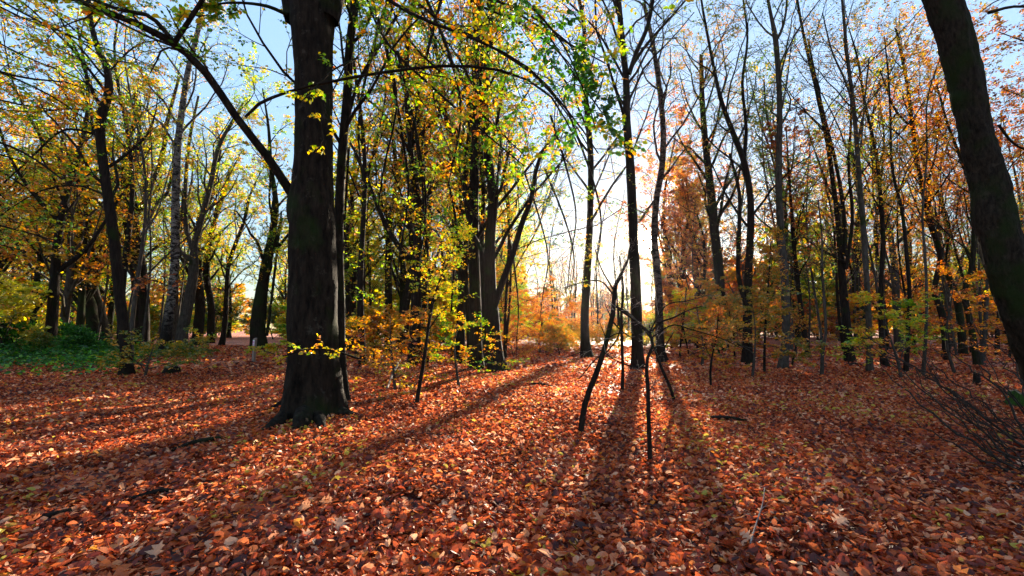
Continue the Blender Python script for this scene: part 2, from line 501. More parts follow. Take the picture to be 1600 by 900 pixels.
# ------------------------------------------------------------------ fallen leaves
def litter_geo(n, y0, y1, size, tpl, faces, rng, zmax=.04, tilt=.45, side=1.3):
    y = np.sqrt(rng.random(n) * (y1 ** 2 - y0 ** 2) + y0 ** 2)
    x = (rng.random(n) * 2 - 1) * (y * side + .6)
    # drifts and thin places
    dens = np.sin(1.9 * x + .6 * y) * np.sin(1.4 * y - .8 * x + 1) + .5 * np.sin(4.3 * x + 1.7 * y) * np.sin(3.9 * y)
    keep = rng.random(n) < np.clip(1.15 + .6 * dens, .35, 1)
    x = x[keep]; y = y[keep]; n = len(x)
    h = gh(x, y)
    e = .05
    # slope normal
    nx = -(gh(x + e, y) - h) / e; ny = -(gh(x, y + e) - h) / e
    nm = unit(np.stack([nx, ny, np.ones(n)], -1) + tilt * rng.normal(size=(n, 3)) * np.array([1, 1, .2]))
    th = rng.random(n) * 2 * np.pi
    ax = np.stack([np.cos(th), np.sin(th), np.zeros(n)], -1)
    ax = unit(ax - (ax * nm).sum(-1, keepdims=True) * nm); lat = np.cross(nm, ax)
    sz = (size * (.55 + .95 * rng.random(n) ** 1.4))[:, None]
    lift = rng.random(n) ** 1.5 * zmax + .012
    pos = np.stack([x, y, h + lift], -1) - ax * sz * .5
    K = len(tpl)
    T = np.repeat(tpl[None], n, 0).copy()
    curl = rng.normal(size=(n, 1)) * .55
    T[:, :, 2] += curl * (T[:, :, 1] ** 2) * 1.6 + rng.normal(size=(n, 1)) * .22 * ((T[:, :, 0] - .5) ** 2) * 1.6
    T[:, :, 1] *= (.55 + .65 * rng.random((n, 1)))
    V = pos[:, None] + sz[:, None] * (T[..., 0:1] * ax[:, None] + T[..., 1:2] * lat[:, None] + T[..., 2:3] * nm[:, None])
    F = [(np.arange(n)[:, None, None] * K + f[None]).reshape(-1, f.shape[1]) for f in faces]
    return V.reshape(-1, 3), F, np.repeat(rng.random(n), K)


OVAL = np.array([[0, 0, 0], [.25, 0, -.02], [.62, 0, -.02], [1, 0, 0], [.2, .24, .03], [.55, .31, .05], [.2, -.24, .03], [.55, -.31, .05], [.86, .15, .02], [.86, -.15, .02]], float)
OVAL_F = [np.array([[0, 4, 1], [0, 1, 6], [2, 8, 3], [2, 3, 9]]), np.array([[1, 4, 5, 2], [1, 2, 7, 6]]), np.array([[2, 5, 8], [2, 9, 7]])]
LOBE = np.array([[0, 0, 0], [1, 0, 0], [.12, .05, 0], [.22, .26, .05], [.34, .10, 0], [.48, .42, .08], [.58, .13, 0], [.74, .30, .06], [.80, .08, 0],
                 [.12, -.05, 0], [.22, -.26, .05], [.34, -.10, 0], [.48, -.42, .08], [.58, -.13, 0], [.74, -.30, .06], [.80, -.08, 0]], float)
LOBE_F = [np.array([[2, 3, 4], [4, 5, 6], [6, 7, 8], [9, 11, 10], [11, 13, 12], [13, 15, 14], [0, 2, 9], [8, 1, 15]]),
          np.array([[2, 4, 11, 9], [4, 6, 13, 11], [6, 8, 15, 13]])]
RHOMB = np.array([[0, 0, 0], [.5, .33, .06], [1, 0, 0], [.5, -.33, .06]], float)
RHOMB_F = [np.array([[0, 1, 2], [0, 2, 3]])]

HEX = np.array([[0, 0, 0], [.26, .27, .05], [.66, .26, .06], [1.0, 0, 0], [.66, -.26, .06], [.26, -.27, .05]], float)
HEX_F = [np.array([[0, 1, 2, 3], [0, 3, 4, 5]])]


def litter_object(sets):
    vs, fs, rs, nn = [], [], [], 0
    for v, f, r in sets:
        vs.append(v); fs += [q + nn for q in f]; rs.append(r); nn += len(v)
    me = mesh_np('leaf_litter', np.concatenate(vs), fs, attr=np.concatenate(rs))
    return mesh_obj('leaf_litter', me, M['litter'], ground, kind='stuff', label='carpet of fallen red brown and orange leaves')


litter_object([
    litter_geo(33000, 1.9, 4.2, .060, OVAL, OVAL_F, RNG, zmax=.05, tilt=.55),
    litter_geo(600, 1.9, 6.0, .105, LOBE, LOBE_F, RNG, zmax=.06),
    litter_geo(118000, 4.0, 9.2, .063, HEX, HEX_F, RNG, zmax=.05, tilt=.6),
    litter_geo(96000, 9.0, 16, .086, RHOMB, RHOMB_F, RNG, zmax=.06, tilt=.6),
    litter_geo(66000, 15.8, 36, .17, RHOMB, RHOMB_F, RNG, zmax=.07, tilt=.5),
])
# the nearest leaves, each one on its own
shapes = []
for k in range(14):
    tpl, fcs = (OVAL, OVAL_F) if k % 4 else (LOBE, LOBE_F)
    T = tpl.copy(); T[:, 0] -= .5
    c1, c2 = RNG.normal() * .9, RNG.normal() * .5
    T[:, 2] += c1 * T[:, 1] ** 2 * 1.5 + c2 * T[:, 0] ** 2
    T[:, 1] *= .8 + .5 * RNG.random()
    me = mesh_np('fallen_leaf', T, fcs, attr=np.full(len(T), (k * .37 + .45) % 1.0))
    me.materials.append(M['litter']); shapes.append(me)
for k in range(296):
    y = 2.55 + 1.25 * RNG.random() ** .8; x = (RNG.random() * 2 - 1) * (y * 1.2 + .1)
    o = bpy.data.objects.new('fallen_leaf', shapes[int(RNG.integers(14))])
    o.location = (x, y, float(gh(x, y)) + .045 + .02 * RNG.random())
    o.rotation_euler = (RNG.normal() * .35, RNG.normal() * .35, RNG.random() * 6.28)
    s = (.07 + .04 * RNG.random()) * (1.3 if o.data in shapes[0::4] else 1)
    o.scale = (s, s, s)
    link(o, ground)


# ------------------------------------------------------------------ trees
def trunk_geo(pts, rad, S, flare=0.0, fh=.35, lobes=5, bumps=(), rng=RNG, rough=.03, relief=0.0):
    """one tapering trunk; pts (K,3), rad (K,), flared foot and knots (t, angle, amp, size)"""
    P = pts[None]; R = rad[None]
    V, F = tubes(P, R, S)
    K = len(pts)
    V = V.reshape(K, S, 3)
    a = np.arange(S) / S * 2 * np.pi
    dz = np.linalg.norm(np.cumsum(np.vstack([[0, 0, 0], np.diff(pts, axis=0)]), axis=0), axis=1)
    off = V - pts[:, None]
    ph = rng.random() * 6
    mul = 1 + flare * np.exp(-dz / fh)[:, None] * (.45 + .55 * np.cos(lobes * a + ph)[None] * (.6 + .4 * np.cos(a + 2 * ph)[None]))
    mul = mul + rough * (np.sin(3 * a[None] + dz[:, None] * .9 + ph) + .6 * np.sin(5 * a[None] - dz[:, None] * 2.1 + 2 * ph) + .5 * np.sin(2 * a[None] + dz[:, None] * 3.7))
    mul = mul + rough * (.45 * np.sin(7 * a[None] + dz[:, None] * 2.9 + 3 * np.sin(dz[:, None] * 1.3)) + .35 * np.sin(11 * a[None] - dz[:, None] * 5.3) + .3 * np.sin(4 * a[None] + dz[:, None] * 8.1))
    for (tt, ang, amp, size) in bumps:
        da = np.abs((a - ang + np.pi) % (2 * np.pi) - np.pi)
        mul = mul + amp * np.exp(-((dz[:, None] - tt * dz[-1]) / size) ** 2) * np.exp(-(da[None] / .55) ** 2)
    V = pts[:, None] + off * mul[..., None]
    if relief > 0:
        u = unit(off)
        fl = V.reshape(-1, 3)
        nz_ = np.array([mnoise.noise(Vector((p[0] * 9, p[1] * 9, p[2] * 2.2))) + .6 * mnoise.noise(Vector((p[0] * 22, p[1] * 22, p[2] * 7))) + .5 * mnoise.noise(Vector((p[0] * 4, p[1] * 4, p[2] * 11))) for p in fl])
        V = V + u * (relief * nz_.reshape(K, S))[..., None]
    return V.reshape(-1, 3), F


SPEC = dict(n1=15, n2=8, n3=6, nl=6, start=.4, end=1.0, L1=.28, a1=45, up1=.35, L2=.42, L3=.42, a2=48, flat=.75, up=.12,
            leaf=.085, lt=.0, fine=False, pal='leaf_gold', bark='bark_dark', sides=12, flare=.5, fh=.3, split_limbs=False, bend=.03, t3=.2)


def grow(root, pts, rad, sp, rng, traced=(), bumps=(), roots=()):
    """trunk, limbs, twigs and crown under ROOT, in its own coordinates"""
    s = dict(SPEC); s.update(sp)
    S = s['sides']
    parts = [trunk_geo(pts, rad, S, s['flare'], s['fh'], int(s.get('lobes', 5)), bumps, rng, rough=s.get('rough', .035), relief=s.get('relief', 0))]
    V, F = join(parts)
    mesh_obj('trunk', mesh_np('trunk', V, F, smooth=True), M[s['bark']], root)
    for (rp, rr) in roots:
        q = catmull(np.c_[rp, rr], 10)
        v, f = tubes(q[None, :, :3], q[None, :, 3], 8)
        mesh_obj('root', mesh_np('root', v, f, smooth=True), M[s['bark']], root)
    K1 = 8
    limbsP, limbsR = [], []
    for (lp, lr) in traced:
        q = catmull(np.c_[lp, lr], 16)
        v, f = tubes(q[None, :, :3], q[None, :, 3], 10 if s['split_limbs'] else 7)
        mesh_obj('limb', mesh_np('limb', v, f, smooth=True), M[s['bark']], root)
        q = catmull(np.c_[lp, lr], K1)
        limbsP.append(q[None, :, :3]); limbsR.append(q[None, :, 3])
    PT = catmull(np.c_[pts, rad], 24)
    if s['n1'] > 0:
        P1, R1 = spawn(PT[None, :, :3], PT[None, :, 3], s['n1'], s['start'], s['end'], s['L1'], s['a1'], K1, s['up1'], 1.0, .16, s.get('r1', .42), rng, bend=s['bend'])
        if s['n1'] <= 7:
            for q in range(len(P1)):
                v, f = tubes(P1[q:q + 1], R1[q:q + 1], 5)
                mesh_obj('branch', mesh_np('branch', v, f, smooth=True), M[s['bark']], root)
        else:
            v, f = tubes(P1, R1, 5)
            mesh_obj('branches', mesh_np('branches', v, f, smooth=True), M[s['bark']], root)
        limbsP.append(P1); limbsR.append(R1)
    if not limbsP:
        return
    P1 = np.concatenate(limbsP); R1 = np.concatenate(limbsR)
    P2, R2 = spawn(P1, R1, s['n2'], s.get('t2', .2), 1, s['L2'], s['a2'], 5, s['up'], s['flat'], .17, .45, rng, lmin=.12)
    R2 = np.minimum(R2, .018)
    P3, R3 = spawn(P2, R2, s['n3'], s['t3'], 1, s['L3'], 42, 4 if s['fine'] else 3, s['up'] * .5, s['flat'], .14, .5, rng, lmin=.08)
    R3 = np.clip(R3, .0018, .006)
    v, f = join([tubes(P2, R2, 4), tubes(P3, R3, 3)])
    mesh_obj('twigs', mesh_np('twigs', v, f, smooth=True), M['twig'] if not s.get('pale') else M['twig_pale'], root, kind='stuff')
    if s['nl'] > 0:
        nl = s['nl']
        PP = P3
        if nl < 1:
            PP = P3[rng.random(len(P3)) < nl]; nl = 1
        if s.get('gap', 0) > 0:       # bare shoots: whole limbs without leaves
            keep = np.repeat(rng.random(len(P2)) > s['gap'], s['n3'])
            PP = P3[keep] if nl >= 1 and len(PP) == len(P3) else PP
        v, f, r = leaves_on(PP, int(round(nl)), s['leaf'], rng, tilt=s.get('tilt', .55), fine=s['fine'], droop=s.get('droop', .1))
        mesh_obj('crown', mesh_np('crown', v, f, attr=r), M[s['pal']], root, kind='stuff')


def trace(px_pts, Y, base, zoff=None):
    """pixel polyline with widths (px) on depth Y -> points relative to base, radii in metres"""
    P, R = [], []
    for q in px_pts:
        px, py, w = q[:3]
        yy = q[3] if len(q) > 3 else Y
        p = at(px, py, yy)
        c = math.cos(math.atan2(abs(px - 800), FPX))
        P.append(p - base); R.append(.5 * w * yy / FPX * c)
    return np.array(P), np.array(R)


def tree(name, label, cat, group, pts, H=17, limbs=(), bumps=(), roots=(), Y=None, seed=0, base=None, wob=.25, **sp):
    rng = np.random.default_rng(1000 + seed)
    b = ground_at(pts[0][0], pts[0][1]) if base is None else np.array(base, float)
    if Y is not None:
        b = at(pts[0][0], pts[0][1], Y)
        b[2] = float(gh(b[0], b[1]))
    Yb = b[1]
    root = empty(name, Vector(b), label, cat, group)
    P, R = trace(pts, Yb, b)
    P[0] = (P[0][0], 0, -.06)
    # real trunks wander towards and away from the viewer too
    z = P[:, 2]
    P[:, 1] += wob * np.sin(z * .45 + rng.random() * 6) * np.clip(z / 4, 0, 1) * (Yb / 20)
    if P[-1, 2] < H:               # go on above the picture
        n = max(2, int((H - P[-1, 2]) / 2.2))
        d = unit(P[-1] - P[-2]); d = unit(d + np.array([0, 0, .6]))
        st = (H - P[-1, 2]) / n / max(d[2], .5)
        r0 = R[-1]
        for k in range(n):
            P = np.vstack([P, P[-1] + d * st]); R = np.append(R, r0 * (1 - (k + 1) / (n + .6)) + .008)
            d = unit(d + .13 * rng.normal(size=3) + np.array([0, 0, .12]))
    ln = np.linalg.norm(np.diff(P, axis=0), axis=1).sum()
    K = int(min(150, max(14, ln / (.07 if sp.get('relief') else .28))))
    q = catmull(np.c_[P, R], K)
    q[:, 3] = np.maximum(q[:, 3], .006)
    tl = [trace(l, Yb, b) for l in limbs]
    rt = []
    for r_ in roots:
        gp = []
        for (px, py, w) in r_:
            g_ = ground_at(px, py); gp.append((g_[0] - b[0], g_[1] - b[1], g_[2] - b[2] + .3 * w * g_[1] / FPX - .02, .5 * w * g_[1] / FPX))
        gp = np.array(gp); rt.append((gp[:, :3], gp[:, 3]))
    grow(root, q[:, :3], q[:, 3], sp, rng, tl, bumps, rt)
    return root


PI = math.pi
# --- the big beech on the left of the path
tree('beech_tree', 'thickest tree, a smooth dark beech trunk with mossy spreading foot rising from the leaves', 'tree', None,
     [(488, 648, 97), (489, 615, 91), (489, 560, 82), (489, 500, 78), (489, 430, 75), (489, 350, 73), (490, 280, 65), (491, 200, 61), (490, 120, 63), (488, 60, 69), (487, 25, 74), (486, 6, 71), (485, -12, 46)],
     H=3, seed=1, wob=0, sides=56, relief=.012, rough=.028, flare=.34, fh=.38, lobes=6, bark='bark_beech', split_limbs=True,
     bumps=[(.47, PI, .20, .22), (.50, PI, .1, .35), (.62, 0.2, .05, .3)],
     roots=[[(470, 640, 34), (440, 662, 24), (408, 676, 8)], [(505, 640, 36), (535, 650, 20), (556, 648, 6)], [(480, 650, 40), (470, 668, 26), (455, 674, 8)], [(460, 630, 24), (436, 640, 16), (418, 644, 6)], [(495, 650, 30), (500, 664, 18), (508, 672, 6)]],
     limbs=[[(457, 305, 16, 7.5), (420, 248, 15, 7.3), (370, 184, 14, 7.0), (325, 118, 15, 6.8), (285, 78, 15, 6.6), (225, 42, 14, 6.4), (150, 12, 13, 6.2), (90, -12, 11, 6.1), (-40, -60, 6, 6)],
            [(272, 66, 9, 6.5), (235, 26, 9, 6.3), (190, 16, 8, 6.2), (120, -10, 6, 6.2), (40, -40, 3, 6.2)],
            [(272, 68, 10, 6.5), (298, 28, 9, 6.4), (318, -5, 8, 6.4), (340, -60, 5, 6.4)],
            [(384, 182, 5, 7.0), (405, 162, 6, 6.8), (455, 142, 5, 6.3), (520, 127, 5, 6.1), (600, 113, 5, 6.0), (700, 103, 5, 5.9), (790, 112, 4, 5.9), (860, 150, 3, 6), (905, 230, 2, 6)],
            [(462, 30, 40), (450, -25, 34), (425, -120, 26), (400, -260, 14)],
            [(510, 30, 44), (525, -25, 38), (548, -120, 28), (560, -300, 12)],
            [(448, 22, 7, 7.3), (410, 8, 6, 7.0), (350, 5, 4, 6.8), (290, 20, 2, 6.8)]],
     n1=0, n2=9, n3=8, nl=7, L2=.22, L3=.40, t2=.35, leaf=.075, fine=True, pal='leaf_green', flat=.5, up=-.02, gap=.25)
# drooping sprays over the path, at the end of the long branch
def overhang(name, label, px_lines, leaf, pal, seed, n2=10, n3=8, nl=8, group=None, L2=.3, base=None, cat='branch', bark='bark_beech', up=-.05, L3=.36, gap=0):
    rng = np.random.default_rng(seed)
    b = at(px_lines[0][0][0], px_lines[0][0][1], px_lines[0][0][3])
    root = empty(name, Vector(b), label, cat, group)
    tl = [trace(l, 6, b) for l in px_lines]
    s = dict(SPEC, n2=n2, n3=n3, nl=nl, leaf=leaf, pal=pal, bark=bark, fine=True, flat=.55, up=up, L2=L2, L3=L3)
    LP, LR = [], []
    for (lp, lr) in tl:
        q = catmull(np.c_[lp, lr], 14)
        v, f = tubes(q[None, :, :3], q[None, :, 3], 7)
        mesh_obj('limb', mesh_np('limb', v, f, smooth=True), M[bark], root)
        q = catmull(np.c_[lp, lr], 8); LP.append(q[None, :, :3]); LR.append(q[None, :, 3])
    P1 = np.concatenate(LP); R1 = np.concatenate(LR)
    P2, R2 = spawn(P1, R1, n2, .12, 1, L2, 52, 5, up, .6, .16, .5, rng, lmin=.25); R2 = np.minimum(R2, .008)
    P3, R3 = spawn(P2, R2, n3, .15, 1, L3, 42, 4, up * .5, .6, .14, .5, rng, lmin=.12); R3 = np.clip(R3, .0012, .003)
    v, f = join([tubes(P2, R2, 4), tubes(P3, R3, 3)])
    mesh_obj('twigs', mesh_np('twigs', v, f, smooth=True), M['twig'], root, kind='stuff')
    keep = np.repeat(rng.random(len(P2)) >= gap, n3)
    v, f, r = leaves_on(P3[keep], nl, leaf, rng, tilt=.6, fine=True, droop=.25)
    mesh_obj('leaves', mesh_np('leaves', v, f, attr=r), M[pal], root, kind='stuff')
    return root


TG = 'trees of the woodland in the middle distance'
# --- trees traced one by one: (label, points (x, y, width), options)
def T(*a, **k):
    nl = k.get('nl', 6)
    k['nl'] = nl * 1.6 if nl >= 2 else nl * 2
    return tree('woodland_tree', a[0], 'tree', TG, *a[1:], **k)


T('second slender stem close behind the thick beech, its edge sunlit grey', [(537, 632, 22), (532, 560, 17), (532, 480, 15), (531, 400, 15), (533, 320, 15), (538, 240, 15), (545, 160, 15), (548, 80, 14), (556, 0, 14)],
  H=13, seed=2, bark='bark_beech', pal='leaf_green', start=.35, n1=14, L1=.26, n2=8, n3=7, nl=6, leaf=.075, fine=False, flare=.25,
  limbs=[[(540, 200, 6), (560, 130, 6), (600, 60, 5), (640, -10, 4)]])
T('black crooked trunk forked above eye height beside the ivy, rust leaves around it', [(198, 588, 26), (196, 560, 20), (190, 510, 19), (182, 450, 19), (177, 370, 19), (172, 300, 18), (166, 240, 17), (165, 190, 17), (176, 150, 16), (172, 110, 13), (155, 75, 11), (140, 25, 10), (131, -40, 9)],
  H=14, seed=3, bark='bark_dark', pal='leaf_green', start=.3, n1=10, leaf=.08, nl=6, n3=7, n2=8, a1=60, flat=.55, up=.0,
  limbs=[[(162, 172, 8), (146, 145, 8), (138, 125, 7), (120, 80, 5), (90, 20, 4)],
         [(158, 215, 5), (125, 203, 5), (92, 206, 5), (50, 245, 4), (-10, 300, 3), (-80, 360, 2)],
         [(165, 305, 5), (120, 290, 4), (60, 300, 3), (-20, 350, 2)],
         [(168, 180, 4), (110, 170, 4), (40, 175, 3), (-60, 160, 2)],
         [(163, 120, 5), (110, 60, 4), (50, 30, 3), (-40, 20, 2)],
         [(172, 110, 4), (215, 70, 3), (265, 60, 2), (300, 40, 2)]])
T('white barked birch leaning gently right with a black craggy foot', [(257, 553, 21), (259, 520, 18), (264, 460, 16), (268, 400, 15), (275, 320, 14), (283, 240, 12), (289, 180, 11), (294, 110, 10), (303, 50, 9), (314, -10, 7)],
  H=19, seed=4, bark='bark_birch', pal='leaf_lime', start=.45, n1=14, nl=3, leaf=.075, L1=.2, flare=.3)
T('grey forked trunk leaning outwards on the bank behind the ivy', [(152, 530, 26), (140, 500, 22), (132, 470, 22), (122, 430, 15), (108, 390, 11), (98, 340, 9), (85, 290, 7)],
  H=13, Y=32, seed=5, bark='bark_mossy', pal='leaf_gold', start=.25, n1=16, L1=.35, nl=6, leaf=.13,
  limbs=[[(133, 470, 14), (150, 440, 12), (145, 400, 10), (128, 360, 9), (122, 300, 7)], [(148, 505, 9), (120, 470, 8), (95, 430, 7), (75, 390, 6), (60, 350, 5)]])
T('grey trunk with a pale sunlit edge, next to the forked one behind the ivy', [(170, 532, 20), (160, 500, 17), (153, 450, 14), (146, 405, 12), (126, 378, 10), (110, 340, 8)],
  H=13, Y=33, seed=6, bark='bark_grey', pal='leaf_gold', start=.3, n1=14, L1=.33, nl=6, leaf=.13, limbs=[[(152, 430, 8), (158, 380, 7), (165, 330, 6), (180, 270, 4)]])
T('dark trunk with a rising fork hidden partly behind the black crooked tree', [(212, 535, 18), (209, 480, 17), (208, 420, 17), (207, 370, 16), (202, 300, 13), (196, 240, 11), (210, 170, 8)],
  H=17, Y=29, seed=7, bark='bark_dark', pal='leaf_lime', n1=15, start=.3, leaf=.12, nl=5, limbs=[[(206, 370, 9), (190, 320, 8), (170, 270, 6), (150, 200, 5)]])
T('dark trunk splitting into steep arms between the crooked tree and the birch', [(226, 535, 18), (222, 480, 18), (223, 420, 17), (219, 360, 15), (215, 320, 13), (208, 270, 10), (212, 210, 9), (205, 140, 7)],
  H=17, Y=28, seed=8, bark='bark_dark', pal='leaf_lime', n1=15, start=.3, leaf=.12, nl=5,
  limbs=[[(221, 330, 10), (240, 280, 9), (255, 240, 8), (262, 190, 7), (280, 120, 5)], [(222, 370, 8), (243, 320, 8), (262, 300, 6), (272, 250, 4)]])
T('grey trunk bending right with a high fork just behind the birch', [(282, 545, 22), (284, 520, 20), (290, 470, 19), (298, 425, 17), (301, 400, 15), (305, 380, 12), (318, 345, 10), (335, 290, 9), (345, 230, 7), (372, 170, 6)],
  H=15, Y=26, seed=9, bark='bark_grey', pal='leaf_lime', n1=14, start=.4, leaf=.11, nl=4, limbs=[[(300, 408, 8), (284, 395, 8), (276, 375, 6), (284, 330, 5), (290, 270, 4)], [(302, 395, 8), (290, 350, 8), (290, 290, 7), (296, 220, 6), (310, 150, 4)]])
T('straight dark trunk standing first in the row beyond the birch at the path edge', [(308, 528, 19), (308, 480, 17), (310, 420, 15), (316, 360, 12), (330, 300, 10), (338, 230, 8)], H=16, Y=37, seed=10, bark='bark_dark', pal='leaf_lime', leaf=.15, n1=15, start=.25, nl=5)
T('straight dark trunk standing second in the row beyond the birch at the path edge', [(329, 527, 14), (330, 480, 12), (328, 420, 11), (333, 350, 9), (350, 280, 8)], H=16, Y=40, seed=11, bark='bark_dark', pal='leaf_olive', leaf=.15, n1=15, start=.25, nl=5)
T('thin leaning trunk on the bright leaf path beyond the birch', [(347, 530, 10), (351, 500, 9), (357, 460, 8), (364, 410, 7), (380, 350, 6)], H=15, Y=36, seed=12, bark='bark_dark', pal='leaf_lime', leaf=.14, n1=15, start=.25, nl=5)
T('stout multi stemmed trunk with pale thin stems behind the marker post', [(405, 542, 28), (404, 510, 24), (408, 460, 20), (413, 410, 17), (420, 370, 14), (428, 320, 10), (425, 260, 7)],
  H=16, Y=27, seed=13, bark='bark_mossy', pal='leaf_lime', leaf=.11, n1=16, start=.2, nl=6, limbs=[[(412, 520, 5), (416, 470, 4), (420, 420, 3), (432, 340, 3)], [(417, 525, 5), (424, 470, 5), (432, 400, 4), (440, 330, 3)], [(414, 410, 8), (430, 385, 7), (440, 340, 5)]])
T('thin dark trunk seen just past the sunlit edge of the beech', [(553, 510, 12), (553, 470, 11), (556, 420, 10), (551, 380, 9), (548, 300, 7), (560, 200, 6)], H=16, Y=30, seed=14, bark='bark_dark', pal='leaf_lime', leaf=.12, n1=15, start=.2, nl=6,
  limbs=[[(554, 440, 6), (570, 400, 6), (590, 378, 5), (612, 360, 4), (640, 330, 3)]])
T('upright dark trunk above the bright yellow green bushes', [(608, 512, 12), (608, 460, 12), (609, 400, 10), (612, 340, 9), (618, 280, 8), (612, 200, 6), (616, 100, 5)], H=17, Y=27, seed=15, bark='bark_dark', pal='leaf_gold', leaf=.10, n1=15, start=.3, nl=5)
T('dark trunk curving up to the right above the yellow green bushes', [(633, 520, 16), (632, 480, 15), (645, 430, 13), (650, 390, 12), (645, 350, 11), (648, 290, 10), (655, 230, 8), (650, 160, 6)], H=17, Y=26, seed=16, bark='bark_dark', pal='leaf_gold', leaf=.10, n1=14, start=.3, nl=5,
  limbs=[[(648, 310, 6), (662, 260, 6), (675, 200, 4), (700, 140, 3)]])
T('dark upright trunk nearest the twin trunks on their shaded side', [(719, 562, 15), (720, 500, 14), (721, 440, 13), (717, 380, 12), (722, 320, 11), (716, 260, 10), (700, 200, 8), (690, 120, 7), (672, 30, 5)], H=16, Y=20, seed=17, bark='bark_dark', pal='leaf_gold', leaf=.09, n1=14, start=.3, nl=6,
  limbs=[[(720, 330, 7), (735, 270, 7), (733, 200, 6), (728, 100, 5), (735, 10, 4)]])
T('dark trunk of the close pair with a narrow straight foot', [(746, 578, 24), (744, 540, 20), (743, 480, 19), (741, 400, 17), (740, 320, 16), (742, 240, 15), (745, 170, 14), (742, 90, 13), (750, 0, 11)], H=17, seed=18, bark='bark_dark', pal='leaf_green', leaf=.085, n1=18, start=.2, nl=6, L1=.24, flare=.2)
T('dark trunk of the close pair with the wide flared foot', [(778, 582, 34), (774, 560, 26), (770, 510, 22), (766, 450, 19), (766, 380, 17), (770, 310, 15), (762, 240, 14), (758, 160, 12), (762, 80, 10), (770, 0, 9)], H=17, seed=19, bark='bark_dark', pal='leaf_green', leaf=.085, n1=18, start=.2, nl=6, L1=.24, flare=.35,
  limbs=[[(772, 480, 11), (785, 440, 11), (800, 400, 10), (815, 350, 9), (830, 310, 8), (842, 250, 6), (880, 200, 4)], [(768, 470, 8), (755, 400, 7), (733, 350, 6), (725, 280, 5), (735, 180, 4)]])
T('thin dark stem squeezed between the shaded neighbour and the close pair', [(735, 566, 9), (733, 520, 8), (730, 460, 8), (727, 400, 8), (732, 330, 7), (729, 250, 6), (738, 170, 5), (742, 60, 4)], H=14, Y=18.5, seed=61, bark='bark_dark', pal='leaf_green', leaf=.085, n1=13, start=.25, nl=5, L1=.2, flare=.1)
T('thin dark stem rising between the two trunks of the close pair', [(758, 572, 9), (757, 520, 9), (756, 450, 8), (753, 380, 8), (755, 300, 7), (751, 220, 6), (752, 120, 5)], H=14, Y=17.3, seed=62, bark='bark_dark', pal='leaf_gold', leaf=.085, n1=13, start=.25, nl=5, L1=.2, flare=.1)
T('slim dark trunk with a foot flared towards the sun side, beyond the leaning sapling', [(917, 560, 20), (914, 535, 15), (913, 490, 13), (916, 440, 12), (920, 380, 11), (924, 310, 10), (924, 240, 10), (916, 170, 9), (910, 110, 8), (912, 50, 7), (904, -10, 6)], H=16, seed=20, bark='bark_dark', pal='leaf_gold', leaf=.085, n1=15, start=.35, nl=4, flare=.6, fh=.35)
T('tall reddish lit trunk right beside the low sun, forked high up', [(997, 576, 23), (996, 545, 18), (995, 500, 18), (992, 440, 17), (988, 380, 15), (985, 310, 15), (983, 250, 14), (980, 190, 13), (980, 120, 11), (974, 60, 10), (968, 0, 9), (962, -40, 8)], H=16, seed=21, bark='bark_dark', pal='leaf_olive', leaf=.07, n1=12, start=.5, nl=.5, L1=.3, flare=.35,
  limbs=[[(983, 115, 8), (995, 80, 8), (1012, 40, 7), (1022, -10, 6)], [(982, 112, 6), (1010, 70, 5), (1050, 25, 4), (1080, -10, 3)], [(975, 122, 4), (955, 85, 4), (930, 45, 3), (890, 5, 3)], [(972, 30, 5), (960, 5, 4), (950, -30, 3)]])
T('pale peeling birch just behind the sun, its foot dark and slanting', [(1037, 568, 20), (1032, 545, 15), (1031, 500, 13), (1031, 450, 12), (1027, 400, 12), (1024, 360, 11), (1026, 310, 10), (1033, 260, 10), (1033, 200, 9), (1027, 130, 8), (1019, 60, 7), (1008, 0, 6)], H=16, seed=22, bark='bark_peel', pal='leaf_olive', leaf=.07, n1=12, start=.45, nl=1, flare=.4,
  limbs=[[(1025, 310, 4), (1010, 330, 4), (1000, 345, 3), (990, 352, 2)]])
T('dark trunk with heavy leafy crown between the pale birch and the sapling thicket', [(1130, 547, 20), (1127, 500, 18), (1121, 440, 16), (1115, 380, 15), (1112, 310, 14), (1107, 230, 11), (1098, 160, 9), (1092, 90, 6)], H=15, Y=28, seed=23, bark='bark_dark', pal='leaf_gold', leaf=.10, n1=18, start=.3, nl=5, n3=7)
T('dark double stemmed trunk rising behind the yellow beech sprays', [(1168, 568, 18), (1169, 520, 15), (1168, 450, 14), (1168, 380, 12), (1168, 310, 11), (1160, 255, 10), (1146, 210, 9), (1128, 150, 7), (1115, 80, 5), (1100, 10, 4)], H=16, seed=24, bark='bark_dark', pal='leaf_olive', leaf=.085, n1=13, start=.3, nl=3,
  limbs=[[(1167, 480, 9), (1154, 430, 8), (1155, 360, 7), (1155, 300, 6), (1140, 240, 4)], [(1162, 260, 7), (1166, 200, 6), (1160, 130, 5), (1168, 60, 4), (1160, -10, 3)]])
T('smooth grey slender trunk with a high narrow fork, green leaves at its foot', [(1223, 577, 17), (1226, 540, 14), (1227, 480, 13), (1226, 420, 13), (1224, 350, 12), (1222, 280, 11), (1220, 200, 10), (1216, 140, 9), (1208, 70, 9), (1200, 30, 6), (1193, -10, 5)], H=15, seed=25, bark='bark_grey', pal='leaf_olive', leaf=.07, n1=9, start=.5, nl=.4, L1=.25,
  limbs=[[(1210, 68, 6), (1222, 45, 5), (1229, 10, 4), (1228, -30, 3)]])
T('short curving trunk with crown of rust leaves behind the slender grey one', [(1264, 562, 10), (1260, 530, 9), (1254, 480, 8), (1247, 430, 8), (1240, 390, 7), (1232, 330, 5)], H=11, seed=26, bark='bark_dark', pal='leaf_rust', leaf=.10, n1=15, start=.3, nl=5, flat=.5)
